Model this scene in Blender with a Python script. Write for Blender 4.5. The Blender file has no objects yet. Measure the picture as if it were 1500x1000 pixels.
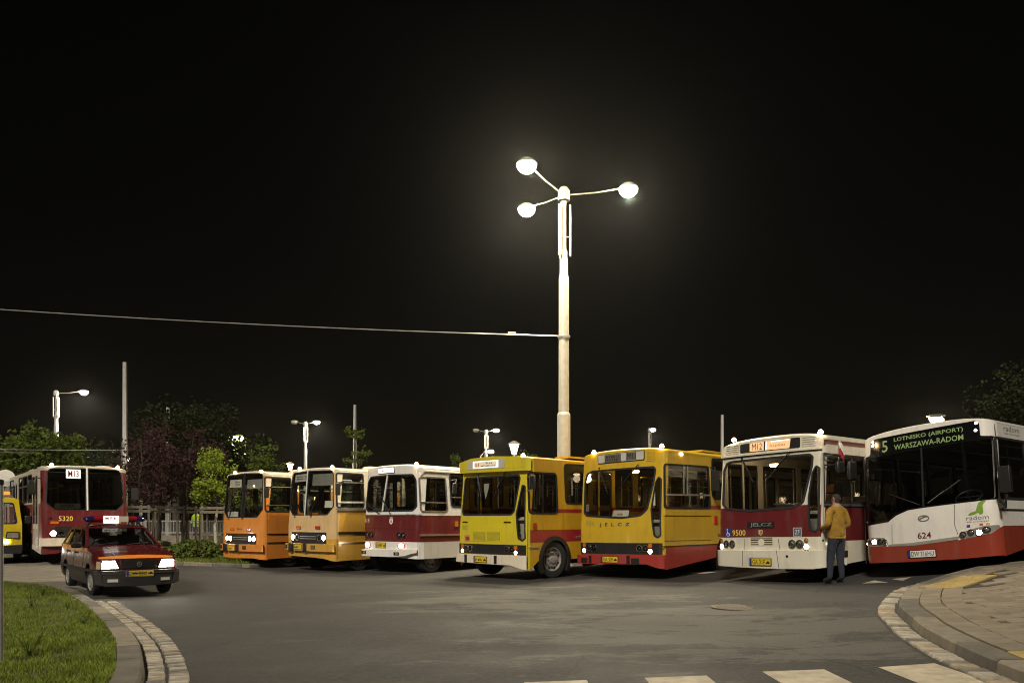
import bpy, bmesh, math, random
from mathutils import Vector, Matrix, noise as mnoise
from mathutils.geometry import delaunay_2d_cdt
random.seed(11)
sc = bpy.context.scene
COL = sc.collection
R = math.radians
# ---------------------------------------------------------------- camera, sky, sun, exposure
cam_d = bpy.data.cameras.new('camera')
cam = bpy.data.objects.new('camera', cam_d); COL.objects.link(cam)
cam.location = (0, 0, 1.5); cam.rotation_euler = (R(90), 0, 0)
cam_d.lens = 28.0; cam_d.sensor_width = 36.0; cam_d.shift_y = 260.0 / 1500.0
cam_d.clip_start = 0.05; cam_d.clip_end = 2000
sc.camera = cam
world = bpy.data.worlds.new('World'); sc.world = world; world.use_nodes = True
wt = world.node_tree
sky = wt.nodes.new('ShaderNodeTexSky'); sky.sky_type = 'NISHITA'; sky.sun_disc = False
SUN_EL, SUN_AZ = 39.0, 198.0            # direction the fill of the square's lighting comes from (behind the camera, a little left)
sky.sun_elevation = R(SUN_EL); sky.sun_rotation = R(SUN_AZ)
tint = wt.nodes.new('ShaderNodeMix'); tint.data_type = 'RGBA'; tint.blend_type = 'MULTIPLY'; tint.inputs[0].default_value = 1.0
tint.inputs[7].default_value = (1.0, 0.62, 0.33, 1)
wt.links.new(sky.outputs[0], tint.inputs[6])
wt.links.new(tint.outputs[2], wt.nodes['Background'].inputs[0])
wt.nodes['Background'].inputs[1].default_value = 0.00035
sun_d = bpy.data.lights.new('sun', 'SUN'); sun_d.energy = 1.0; sun_d.angle = R(9); sun_d.color = (1.0, 0.93, 0.82)
sun = bpy.data.objects.new('sun', sun_d); COL.objects.link(sun)
sdir = Vector((math.sin(R(SUN_AZ)) * math.cos(R(SUN_EL)), math.cos(R(SUN_AZ)) * math.cos(R(SUN_EL)), math.sin(R(SUN_EL))))
sun.rotation_euler = sdir.to_track_quat('Z', 'Y').to_euler(); sun.location = (-6, -14, 20)
vs = sc.view_settings
vs.view_transform = 'Standard'; vs.look = 'None'; vs.gamma = 1; vs.use_curve_mapping = False; vs.exposure = 1.58
sc.cycles.use_denoising = True
sc.cycles.max_bounces = 8; sc.cycles.transparent_max_bounces = 24; sc.cycles.diffuse_bounces = 3
sc.cycles.sample_clamp_indirect = 4.0
sc.cycles.use_light_tree = True
sc.cycles.filter_width = 1.05

# ---------------------------------------------------------------- helpers
def lerp(a, b, t): return a + (b - a) * t
EZ = [(-60, .0), (-30, 0), (-14, .03), (-11, -.01), (-9, -.06), (-6.5, -.12), (-3, -.06), (0, 0), (3.5, .07), (6.1, .2), (7.3, .31), (8.6, .55), (12, .8), (16, .95), (30, 1.0), (90, 1)]
def ez(X):
    if X <= EZ[0][0]: return EZ[0][1]
    for (a, b), (c, d) in zip(EZ, EZ[1:]):
        if X <= c:
            t = (X - a) / (c - a); return b + (d - b) * t
    return EZ[-1][1]
def link(name, me, parent=None):
    o = bpy.data.objects.new(name, me); COL.objects.link(o)
    if parent is not None: o.parent = parent
    return o
def tag(o, label=None, cat=None, group=None, kind=None):
    if label: o['label'] = label
    if cat: o['category'] = cat
    if group: o['group'] = group
    if kind: o['kind'] = kind
    return o
def empty(name, loc=(0, 0, 0), rz=0):
    o = bpy.data.objects.new(name, None); COL.objects.link(o)
    o.location = loc; o.rotation_euler = (0, 0, rz); o.empty_display_size = .2
    return o
MATS = {}
def pm(name, rgb, rough=.5, metal=0., coat=0., var=.12, scale=6., bump=0., bscale=60., emit=None, es=0., dirt=0., spec=.5, streak=False):
    """Principled material with noise-varied colour, optional dust layer and fine bump"""
    if name in MATS: return MATS[name]
    m = bpy.data.materials.new(name); m.use_nodes = True; MATS[name] = m
    nt = m.node_tree; b = nt.nodes['Principled BSDF']
    b.inputs['Roughness'].default_value = rough; b.inputs['Metallic'].default_value = metal
    b.inputs['Coat Weight'].default_value = coat; b.inputs['Coat Roughness'].default_value = .12
    b.inputs['Specular IOR Level'].default_value = spec
    c = (rgb[0], rgb[1], rgb[2], 1)
    b.inputs['Base Color'].default_value = c
    tc = nt.nodes.new('ShaderNodeTexCoord')
    if var > 0:
        n = nt.nodes.new('ShaderNodeTexNoise'); n.inputs['Scale'].default_value = scale; n.inputs['Detail'].default_value = 6
        nt.links.new(tc.outputs['Object'], n.inputs['Vector'])
        r = nt.nodes.new('ShaderNodeMapRange'); r.inputs[1].default_value = .3; r.inputs[2].default_value = .7
        r.inputs[3].default_value = 1 - var; r.inputs[4].default_value = 1 + var
        nt.links.new(n.outputs[0], r.inputs[0])
        mx = nt.nodes.new('ShaderNodeMix'); mx.data_type = 'RGBA'; mx.blend_type = 'MULTIPLY'; mx.inputs[0].default_value = 1
        mx.inputs[6].default_value = c; nt.links.new(r.outputs[0], mx.inputs[7])
        out = mx.outputs[2]
        if dirt > 0:
            n2 = nt.nodes.new('ShaderNodeTexNoise'); n2.inputs['Scale'].default_value = 2.3; n2.inputs['Detail'].default_value = 9; n2.inputs['Roughness'].default_value = .65
            if streak:
                mp = nt.nodes.new('ShaderNodeMapping'); mp.inputs['Scale'].default_value = (2.6, 2.6, .55); nt.links.new(tc.outputs['Object'], mp.inputs[0]); nt.links.new(mp.outputs[0], n2.inputs['Vector'])
            else: nt.links.new(tc.outputs['Object'], n2.inputs['Vector'])
            r2 = nt.nodes.new('ShaderNodeMapRange'); r2.inputs[1].default_value = .5; r2.inputs[2].default_value = .8; r2.inputs[4].default_value = dirt
            nt.links.new(n2.outputs[0], r2.inputs[0])
            m2 = nt.nodes.new('ShaderNodeMix'); m2.data_type = 'RGBA'; m2.inputs[7].default_value = (.12, .095, .065, 1)
            nt.links.new(r2.outputs[0], m2.inputs[0]); nt.links.new(out, m2.inputs[6]); out = m2.outputs[2]
            r3 = nt.nodes.new('ShaderNodeMapRange'); r3.inputs[1].default_value = .4; r3.inputs[2].default_value = .8; r3.inputs[3].default_value = rough; r3.inputs[4].default_value = min(1, rough + .3)
            nt.links.new(n2.outputs[0], r3.inputs[0]); nt.links.new(r3.outputs[0], b.inputs['Roughness'])
        nt.links.new(out, b.inputs['Base Color'])
    if bump > 0:
        n3 = nt.nodes.new('ShaderNodeTexNoise'); n3.inputs['Scale'].default_value = bscale; n3.inputs['Detail'].default_value = 4
        nt.links.new(tc.outputs['Object'], n3.inputs['Vector'])
        bp = nt.nodes.new('ShaderNodeBump'); bp.inputs['Strength'].default_value = bump; bp.inputs['Distance'].default_value = .02 if bscale > 8 else .05
        nt.links.new(n3.outputs[0], bp.inputs['Height']); nt.links.new(bp.outputs[0], b.inputs['Normal'])
    if emit:
        b.inputs['Emission Color'].default_value = (emit[0], emit[1], emit[2], 1); b.inputs['Emission Strength'].default_value = es
    return m
def glass(name, tr=(.55, .57, .55), ior=1.5, refl=1.0, rough=.03):
    if name in MATS: return MATS[name]
    m = bpy.data.materials.new(name); m.use_nodes = True; MATS[name] = m
    nt = m.node_tree; nt.nodes.remove(nt.nodes['Principled BSDF'])
    t = nt.nodes.new('ShaderNodeBsdfTransparent'); t.inputs[0].default_value = (*tr, 1)
    g = nt.nodes.new('ShaderNodeBsdfGlossy'); g.inputs['Roughness'].default_value = rough; g.inputs[0].default_value = (refl, refl, refl, 1)
    f = nt.nodes.new('ShaderNodeFresnel'); f.inputs[0].default_value = ior
    mx = nt.nodes.new('ShaderNodeMixShader')
    nt.links.new(f.outputs[0], mx.inputs[0]); nt.links.new(t.outputs[0], mx.inputs[1]); nt.links.new(g.outputs[0], mx.inputs[2])
    nt.links.new(mx.outputs[0], nt.nodes['Material Output'].inputs[0])
    return m
def emis(name, rgb, s):
    return pm(name, (.6, .6, .6), .3, var=0, emit=rgb, es=s)

class MB:
    """collects shapes into ONE mesh"""
    def __init__(s): s.v = []; s.f = []; s.m = []
    def add(s, vs, fs, mi=0):
        o = len(s.v); s.v += [tuple(p) for p in vs]; s.f += [tuple(i + o for i in f) for f in fs]; s.m += [mi] * len(fs); return s
    def box(s, c, d, mi=0, M=None):
        x, y, z = d[0] / 2, d[1] / 2, d[2] / 2
        P = [Vector((a * x, b * y, e * z)) for a in (-1, 1) for b in (-1, 1) for e in (-1, 1)]
        if M is not None: P = [M @ p for p in P]
        P = [p + Vector(c) for p in P]
        return s.add(P, [(0, 1, 3, 2), (4, 6, 7, 5), (0, 4, 5, 1), (2, 3, 7, 6), (0, 2, 6, 4), (1, 5, 7, 3)], mi)
    def bar(s, a, b, w, h=None, mi=0, up=(0, 0, 1)):
        a = Vector(a); b = Vector(b); d = b - a; L = d.length; h = h or w
        if L < 1e-6: return s
        q = d.to_track_quat('X', 'Z').to_matrix()
        return s.box((a + b) / 2, (L, w, h), mi, q)
    def tube(s, pts, r, n=8, mi=0, cap=True):
        pts = [Vector(p) for p in pts]; k = len(pts)
        rr = r if isinstance(r, (list, tuple)) else [r] * k
        rings = []
        for i, p in enumerate(pts):
            d = (pts[min(i + 1, k - 1)] - pts[max(i - 1, 0)]).normalized()
            a = Vector((0, 0, 1)) if abs(d.z) < .9 else Vector((1, 0, 0))
            u = d.cross(a).normalized(); w = d.cross(u)
            rings.append([p + (u * math.cos(2 * math.pi * j / n) + w * math.sin(2 * math.pi * j / n)) * rr[i] for j in range(n)])
        vs = [q for rg in rings for q in rg]; fs = []
        for i in range(k - 1):
            for j in range(n): fs.append((i * n + j, i * n + (j + 1) % n, (i + 1) * n + (j + 1) % n, (i + 1) * n + j))
        if cap: fs += [tuple(range(n))[::-1], tuple((k - 1) * n + j for j in range(n))]
        return s.add(vs, fs, mi)
    def lathe(s, prof, n=20, c=(0, 0, 0), axis='Z', mi=0, cap=False):
        vs = []; fs = []; k = len(prof); c = Vector(c)
        for r, h in prof:
            for j in range(n):
                a = 2 * math.pi * j / n; x, y = r * math.cos(a), r * math.sin(a)
                p = {'Z': (x, y, h), 'X': (h, x, y), 'Y': (x, h, y)}[axis]
                vs.append(Vector(p) + c)
        for i in range(k - 1):
            for j in range(n): fs.append((i * n + j, i * n + (j + 1) % n, (i + 1) * n + (j + 1) % n, (i + 1) * n + j))
        if cap: fs += [tuple(range(n)), tuple((k - 1) * n + j for j in range(n))]
        return s.add(vs, fs, mi)
    def grid(s, rows, mi=0, closed=False):
        n = len(rows[0]); vs = [p for r in rows for p in r]; fs = []
        for i in range(len(rows) - 1):
            for j in range(n if closed else n - 1): fs.append((i * n + j, i * n + (j + 1) % n, (i + 1) * n + (j + 1) % n, (i + 1) * n + j))
        return s.add(vs, fs, mi)
    def patch(s, poly, fn, o0, o1, holes=(), cu=(), cv=(), matf=None, mi=0, inner=None):
        """polygon (u,v) with holes laid on a surface fn(u,v,off); o0 None = sheet"""
        pts = []; eds = []
        for l in [poly] + list(holes):
            l = [p for i, p in enumerate(l) if abs(p[0] - l[i - 1][0]) + abs(p[1] - l[i - 1][1]) > 1e-6]
            o = len(pts); pts += [Vector((p[0], p[1])) for p in l]; eds += [(o + i, o + (i + 1) % len(l)) for i in range(len(l))]
        rv, _, rf, _, _, _ = delaunay_2d_cdt(pts, eds, [], 1, 1e-6)
        flat = [Vector((p[0], p[1], 0)) for p in rv]
        bm = bmesh.new(); bv = [bm.verts.new(v) for v in flat]
        for t in rf:
            a, b, c = (flat[i] for i in t)
            cx, cy = (a.x + b.x + c.x) / 3, (a.y + b.y + c.y) / 3; odd = False
            for i, j in eds:
                p, q = pts[i], pts[j]
                if (p.y > cy) != (q.y > cy) and cx < (q.x - p.x) * (cy - p.y) / (q.y - p.y) + p.x: odd = not odd
            if not odd: continue
            ar = (b.x - a.x) * (c.y - a.y) - (b.y - a.y) * (c.x - a.x)
            if abs(ar) < 1e-9: continue
            ids = t if ar > 0 else (t[0], t[2], t[1])
            try: bm.faces.new([bv[i] for i in ids])
            except ValueError: pass
        us = [p.x for p in flat]; vv = [p.y for p in flat]
        for c in cu:
            if min(us) < c < max(us): bmesh.ops.bisect_plane(bm, geom=bm.verts[:] + bm.edges[:] + bm.faces[:], dist=1e-5, plane_co=(c, 0, 0), plane_no=(1, 0, 0))
        for c in cv:
            if min(vv) < c < max(vv): bmesh.ops.bisect_plane(bm, geom=bm.verts[:] + bm.edges[:] + bm.faces[:], dist=1e-5, plane_co=(0, c, 0), plane_no=(0, 1, 0))
        bm.verts.index_update(); bm.normal_update()
        P = [(v.co.x, v.co.y) for v in bm.verts]; n = len(P)
        Fc = []; Ms = []
        for f in bm.faces:
            c = f.calc_center_median(); k = matf(c.x, c.y) if matf else mi
            ids = [v.index for v in f.verts]
            Fc.append(ids); Ms.append(k)
        E = []
        for e in bm.edges:
            if len(e.link_faces) == 1:
                f = e.link_faces[0]; ids = [v.index for v in f.verts]; a, b = e.verts[0].index, e.verts[1].index
                i = ids.index(a)
                if ids[(i + 1) % len(ids)] != b: a, b = b, a
                c = f.calc_center_median(); E.append((a, b, matf(c.x, c.y) if matf else mi))
        bm.free()
        o = len(s.v)
        s.v += [tuple(fn(p[0], p[1], o1)) for p in P]
        for ids, k in zip(Fc, Ms): s.f.append(tuple(i + o for i in ids)); s.m.append(k)
        if o0 is not None:
            s.v += [tuple(fn(p[0], p[1], o0)) for p in P]
            for ids, k in zip(Fc, Ms): s.f.append(tuple(i + o + n for i in reversed(ids))); s.m.append(k if inner is None else inner)
            for a, b, k in E: s.f.append((b + o, a + o, a + o + n, b + o + n)); s.m.append(k)
        return s
    def mesh(s, name, mats, smooth=40, flip=True):
        me = bpy.data.meshes.new(name); me.from_pydata(s.v, [], s.f)
        for m in (mats if isinstance(mats, (list, tuple)) else [mats]): me.materials.append(m)
        me.polygons.foreach_set('material_index', s.m)
        if flip and len(s.f) < 60000:
            bm = bmesh.new(); bm.from_mesh(me); bmesh.ops.recalc_face_normals(bm, faces=bm.faces[:]); bm.to_mesh(me); bm.free()
        if smooth:
            me.polygons.foreach_set('use_smooth', [True] * len(me.polygons))
            me.set_sharp_from_angle(angle=R(smooth))
        me.update(); return me
    def build(s, name, mats, parent=None, smooth=40, bevel=0):
        o = link(name, s.mesh(name, mats, smooth), parent)
        if bevel:
            b = o.modifiers.new('bevel', 'BEVEL'); b.width = bevel; b.segments = 2; b.limit_method = 'ANGLE'; b.angle_limit = R(50)
        return o
def rpoly(pts, r, n=4):
    """polygon with filleted corners"""
    out = []; k = len(pts)
    for i, p in enumerate(pts):
        p = Vector(p); a = Vector(pts[i - 1]) - p; b = Vector(pts[(i + 1) % k]) - p
        ri = r[i] if isinstance(r, (list, tuple)) else r
        la, lb = a.length, b.length
        ang = a.angle(b) if la > 0 and lb > 0 else math.pi
        if ri <= 0 or ang > 3.05: out.append(tuple(p)); continue
        d = min(ri / math.tan(ang / 2), la * .48, lb * .48); A = p + a.normalized() * d; B = p + b.normalized() * d
        for j in range(n + 1):
            t = j / n; q = A * (1 - t) ** 2 + p * 2 * t * (1 - t) + B * t * t; out.append(tuple(q))
    return out
def inset(pts, d):
    """offset a polygon inwards by d"""
    k = len(pts); ar = sum(pts[i][0] * pts[(i + 1) % k][1] - pts[(i + 1) % k][0] * pts[i][1] for i in range(k)); sg = 1 if ar > 0 else -1
    out = []
    for i in range(k):
        p = Vector(pts[i][:2]); a = (p - Vector(pts[i - 1][:2])); b = (Vector(pts[(i + 1) % k][:2]) - p)
        if a.length < 1e-7: a = b
        if b.length < 1e-7: b = a
        a.normalize(); b.normalize(); na = Vector((-a.y, a.x)) * sg; nb = Vector((-b.y, b.x)) * sg
        m = na + nb
        if m.length < 1e-6: m = na
        m.normalize(); c = max(.35, m.dot(na)); q = p + m * (d / c); out.append((q.x, q.y))
    return out
def rect(u0, v0, u1, v1): return [(u0, v0), (u1, v0), (u1, v1), (u0, v1)]
def ell(c, a, b, n=18): return [(c[0] + a * math.cos(2 * math.pi * i / n), c[1] + b * math.sin(2 * math.pi * i / n)) for i in range(n)]
def text(parent, s, fn, u0, v0, u1, v1, off, mat, name='lettering', bold=0.0, shear=0):
    cu = bpy.data.curves.new('t', 'FONT'); cu.body = s; cu.size = 1; cu.offset = bold; cu.resolution_u = 2; cu.shear = shear
    o = bpy.data.objects.new('t', cu); COL.objects.link(o)
    dg = bpy.context.evaluated_depsgraph_get(); dg.update()
    me = bpy.data.meshes.new_from_object(o.evaluated_get(dg)); bpy.data.objects.remove(o); bpy.data.curves.remove(cu)
    if not me.vertices: return None
    xs = [v.co.x for v in me.vertices]; ys = [v.co.y for v in me.vertices]; x0, x1, y0, y1 = min(xs), max(xs), min(ys), max(ys)
    for v in me.vertices:
        v.co = fn(lerp(u0, u1, (v.co.x - x0) / (x1 - x0 + 1e-9)), lerp(v0, v1, (v.co.y - y0) / (y1 - y0 + 1e-9)), off)
    me.materials.clear(); me.materials.append(mat)
    return link(name, me, parent)
def polyline(pts, step):
    """resample with Catmull-Rom at about step metres"""
    P = [Vector(p) for p in pts]; dense = []
    for i in range(len(P) - 1):
        a, b, c, d = P[max(i - 1, 0)], P[i], P[i + 1], P[min(i + 2, len(P) - 1)]
        for k in range(12):
            t = k / 12; dense.append(.5 * ((2 * b) + (c - a) * t + (2 * a - 5 * b + 4 * c - d) * t * t + (3 * b - a - 3 * c + d) * t ** 3))
    dense.append(P[-1]); out = [dense[0]]; acc = 0
    for a, b in zip(dense, dense[1:]):
        L = (b - a).length
        while acc + L >= step:
            t = (step - acc) / L; a = a.lerp(b, t); out.append(a); L = (b - a).length; acc = 0
        acc += L
    return out
def offs(path, d):
    out = []
    for i, p in enumerate(path):
        t = (path[min(i + 1, len(path) - 1)] - path[max(i - 1, 0)]).normalized(); out.append(p + Vector((-t.y, t.x)) * d)
    return out

# ---------------------------------------------------------------- shared materials
RUB = pm('rubber', (.012, .012, .012), .75, var=.25, bump=.15)
BLK = pm('black_plastic', (.016, .015, .014), .45, var=.2)
DK = pm('underbody_grime', (.02, .018, .015), .9, var=.4)
CHR = pm('chrome', (.75, .73, .70), .16, 1.0, var=.05)
ALU = pm('aluminium', (.62, .60, .56), .35, .9, var=.08)
STEEL = pm('galvanised_steel', (.42, .41, .38), .45, .5, var=.15, scale=14)
RIM = pm('wheel_silver', (.33, .31, .28), .5, .4, var=.2, dirt=.7)
GLS = glass('window_glass', (.80, .82, .78))
WSG = glass('windscreen_glass', (.90, .92, .88))
LENS = glass('lamp_glass', (.85, .85, .83), 1.6)
REFL = pm('reflector', (.85, .85, .82), .12, 1.0, var=0)
HLIT = emis('headlamp_lit', (1.0, .93, .80), 22.)
PLIT = emis('position_lamp_lit', (1.0, .80, .55), 8.)
MLIT = emis('roof_marker_lit', (1.0, .62, .30), 16.)
AMB = pm('amber_lens', (.55, .14, .01), .25, coat=.5, var=.1)
REDL = pm('red_lens', (.40, .03, .02), .25, coat=.5, var=.1)
PLY = pm('plate_yellow', (.62, .45, .03), .45, var=.05)
PLW = pm('plate_white', (.7, .68, .62), .45, var=.05)
EUB = pm('plate_blue', (.02, .03, .18), .5, var=0)
INK = pm('ink_black', (.012, .012, .012), .6, var=0)
WHT = pm('white_print', (.72, .70, .64), .5, var=.05)
INT = pm('interior_grey', (.30, .28, .24), .8, var=.15)
INTD = pm('interior_dark', (.07, .066, .06), .8, var=.2)
SEAT = pm('seat_fabric', (.09, .08, .09), .95, var=.3)
SEATB = pm('seat_brown', (.20, .10, .05), .8, var=.3)
RAIL = pm('handrail_steel', (.55, .53, .48), .3, .8, var=.05)
RAILY = pm('handrail_yellow', (.55, .36, .03), .4, var=.05)
PAPER = pm('paper', (.68, .65, .57), .9, var=.05)
CLOTH = pm('roller_blind', (.26, .25, .21), .9, var=.1)
YELN = pm('number_yellow', (.72, .58, .10), .5, var=0)
# ---------------------------------------------------------------- the ground
def asphalt():
    m = bpy.data.materials.new('asphalt'); m.use_nodes = True; nt = m.node_tree; b = nt.nodes['Principled BSDF']
    tc = nt.nodes.new('ShaderNodeTexCoord')
    def noise(scale, det, rough=.6, stretch=None):
        n = nt.nodes.new('ShaderNodeTexNoise'); n.inputs['Scale'].default_value = scale; n.inputs['Detail'].default_value = det; n.inputs['Roughness'].default_value = rough
        if stretch:
            mp = nt.nodes.new('ShaderNodeMapping'); mp.inputs['Scale'].default_value = stretch[0]; mp.inputs['Rotation'].default_value = (0, 0, stretch[1])
            nt.links.new(tc.outputs['Object'], mp.inputs[0]); nt.links.new(mp.outputs[0], n.inputs['Vector'])
        else: nt.links.new(tc.outputs['Object'], n.inputs['Vector'])
        return n.outputs[0]
    def ramp(src, a, b_, lo, hi):
        r = nt.nodes.new('ShaderNodeMapRange'); r.inputs[1].default_value = a; r.inputs[2].default_value = b_; r.inputs[3].default_value = lo; r.inputs[4].default_value = hi
        nt.links.new(src, r.inputs[0]); return r.outputs[0]
    def mix(f, c1, c2):
        x = nt.nodes.new('ShaderNodeMix'); x.data_type = 'RGBA'
        for i, c in ((6, c1), (7, c2)):
            if isinstance(c, tuple): x.inputs[i].default_value = (*c, 1)
            else: nt.links.new(c, x.inputs[i])
        if isinstance(f, float): x.inputs[0].default_value = f
        else: nt.links.new(f, x.inputs[0])
        return x.outputs[2]
    def near_(x, y, r0, r1):
        d = nt.nodes.new('ShaderNodeVectorMath'); d.operation = 'DISTANCE'; nt.links.new(tc.outputs['Object'], d.inputs[0]); d.inputs[1].default_value = (x, y, 0)
        return ramp(d.outputs['Value'], r0, r1, 1., 0.)
    def math_(op, a, b_):
        n = nt.nodes.new('ShaderNodeMath'); n.operation = op
        for k, v in ((0, a), (1, b_)):
            if isinstance(v, float): n.inputs[k].default_value = v
            else: nt.links.new(v, n.inputs[k])
        return n.outputs[0]
    grain = ramp(noise(34, 4, .65), .36, .64, 0., 1.)
    base = mix(grain, (.020, .0184, .0165), (.080, .0735, .0655))
    base = mix(ramp(noise(17, 4, .65), .40, .60, 0., .85), base, (.024, .022, .0195))
    base = mix(ramp(noise(3.1, 6, .7), .45, .68, 0., .55), base, (.050, .046, .041))
    base = mix(ramp(noise(.22, 4, .5), .35, .65, 0., .40), base, (.044, .041, .037))
    worn = mix(ramp(noise(50, 4), .3, .7, 0., 1.), (.062, .057, .048), (.128, .117, .099))
    # worn, dusty skin of the surface in two parts of the square
    zone = math_('MAXIMUM', near_(2.6, 10.6, 1.5, 4.6), near_(.2, 14.6, .8, 3.8))
    f1 = ramp(math_('ADD', noise(.85, 12, .80, ((.45, 1.1, 1), .35)), math_('MULTIPLY', zone, .17)), .60, .645, 0., .85)
    col = mix(f1, base, worn)
    streak = ramp(noise(1.6, 8, .75, ((.10, 1.6, 1), -.75)), .60, .72, 0., .45)
    col = mix(math_('MULTIPLY', streak, near_(-1.0, 11.5, 2.0, 6.5)), col, (.120, .112, .104))
    oil = ramp(noise(1.1, 3, .5), .66, .74, 0., .5)
    col = mix(oil, col, (.014, .013, .012))
    wob = nt.nodes.new('ShaderNodeVectorMath'); wob.operation = 'MULTIPLY_ADD'; nn = nt.nodes.new('ShaderNodeTexNoise'); nn.inputs['Scale'].default_value = 2.5; nn.inputs['Detail'].default_value = 6; nt.links.new(tc.outputs['Object'], nn.inputs['Vector'])
    nt.links.new(nn.outputs['Color'], wob.inputs[0]); wob.inputs[1].default_value = (.35, .35, 0); nt.links.new(tc.outputs['Object'], wob.inputs[2])
    vo = nt.nodes.new('ShaderNodeTexVoronoi'); vo.feature = 'DISTANCE_TO_EDGE'; vo.voronoi_dimensions = '2D'; vo.inputs['Scale'].default_value = .30; nt.links.new(wob.outputs[0], vo.inputs['Vector'])
    crack = math_('MULTIPLY', ramp(vo.outputs['Distance'], .0, .007, .75, 0.), ramp(noise(.35, 3), .48, .56, 0., 1.))
    col = mix(crack, col, (.010, .0095, .009))
    nt.links.new(col, b.inputs['Base Color'])
    nt.links.new(ramp(noise(.5, 3), .3, .7, .72, .9), b.inputs['Roughness'])
    b.inputs['Specular IOR Level'].default_value = .3
    return m
ASP = asphalt()
xs = sorted(set([-400, -120, -80, -60] + [x * .5 for x in range(-60, 61)] + [40, 60, 80, 120, 400]))
ys = [-40, -10, 0, 4, 8, 12, 16, 20, 25, 30, 40, 60, 100, 200, 600]
g = MB(); g.grid([[Vector((x, y, ez(x))) for x in xs] for y in ys])
tag(g.build('asphalt_road', ASP), kind='structure')
def sheet(poly, h, cu=.5):
    """sheet on the sloping ground, h above it"""
    us = [p[0] for p in poly]; cuts = [c * .5 for c in range(int(min(us) * 2) - 1, int(max(us) * 2) + 2)]
    for a, _ in EZ: cuts.append(a)
    m = MB(); m.patch(poly, lambda u, v, o: Vector((u, v, ez(u) + h)), None, 0, cu=cuts); return m
CONC = pm('concrete_paving', (.20, .175, .135), .85, var=.22, scale=3, bump=.3, bscale=90, dirt=.5)
def paving_nodes():
    """joints of the far concrete slabs, too small to pick apart"""
    m = CONC; nt = m.node_tree; b = nt.nodes['Principled BSDF']
    tc = nt.nodes.new('ShaderNodeTexCoord'); br = nt.nodes.new('ShaderNodeTexBrick'); br.inputs['Scale'].default_value = 1.
    br.inputs['Brick Width'].default_value = .8; br.inputs['Row Height'].default_value = .8; br.inputs['Mortar Size'].default_value = .012
    br.inputs['Color1'].default_value = (1, 1, 1, 1); br.inputs['Color2'].default_value = (.84, .84, .84, 1); br.inputs['Mortar'].default_value = (.35, .35, .33, 1)
    mp = nt.nodes.new('ShaderNodeMapping'); mp.inputs['Rotation'].default_value = (0, 0, .6); nt.links.new(tc.outputs['Object'], mp.inputs[0]); nt.links.new(mp.outputs[0], br.inputs['Vector'])
    src = b.inputs['Base Color'].links[0].from_socket
    mx = nt.nodes.new('ShaderNodeMix'); mx.data_type = 'RGBA'; mx.blend_type = 'MULTIPLY'; mx.inputs[0].default_value = 1
    nt.links.new(src, mx.inputs[6]); nt.links.new(br.outputs[0], mx.inputs[7]); nt.links.new(mx.outputs[2], b.inputs['Base Color'])
paving_nodes()
tag(sheet([(-9.25, 16.3), (-9.5, 19), (-10.1, 22.5), (-10.8, 25.6), (-13.2, 27), (-15, 60), (-60, 60), (-60, 17), (-12, 17.2)], .004).build('concrete_drive', CONC), kind='structure')
# left lawn with kerb and cobbled gutter
SOIL = pm('soil', (.06, .055, .02), .95, var=.4, scale=8, bump=.5)
KERB = pm('kerb_concrete', (.20, .168, .122), .85, var=.2, scale=5, bump=.35, bscale=120, dirt=.35)
KERB2 = pm('kerb_concrete_dark', (.115, .10, .078), .85, var=.25, scale=4, bump=.35, bscale=120, dirt=.4)
COB = [pm('granite_a', (.36, .32, .245), .8, var=.25, scale=14, bump=.5, bscale=80), pm('granite_b', (.27, .235, .175), .8, var=.25, scale=14, bump=.5, bscale=80), pm('granite_c', (.17, .15, .118), .8, var=.25, scale=14, bump=.5, bscale=80), pm('granite_d', (.33, .255, .16), .8, var=.25, scale=14, bump=.5, bscale=80)]
MORT = pm('gutter_mortar', (.045, .040, .030), .95, var=.3, scale=10, bump=.5)
LG = [(-2.9, 4.6), (-3.25, 6.0), (-3.62, 7.15), (-4.1, 8.26), (-4.98, 9.98), (-6.15, 11.94), (-7.24, 13.59), (-8.39, 15.23), (-9.67, 16.84), (-10.54, 17.5), (-11.43, 17.85), (-14, 18.2)]
lg = polyline(LG, .25)
def strip(path, d0, d1, h, mat, name, kind='structure'):
    a = offs(path, d0); b = offs(path, d1); m = MB()
    m.grid([[Vector((p.x, p.y, ez(p.x) + h)) for p in a], [Vector((p.x, p.y, ez(p.x) + h)) for p in b]]); return tag(m.build(name, mat), kind=kind)
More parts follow.
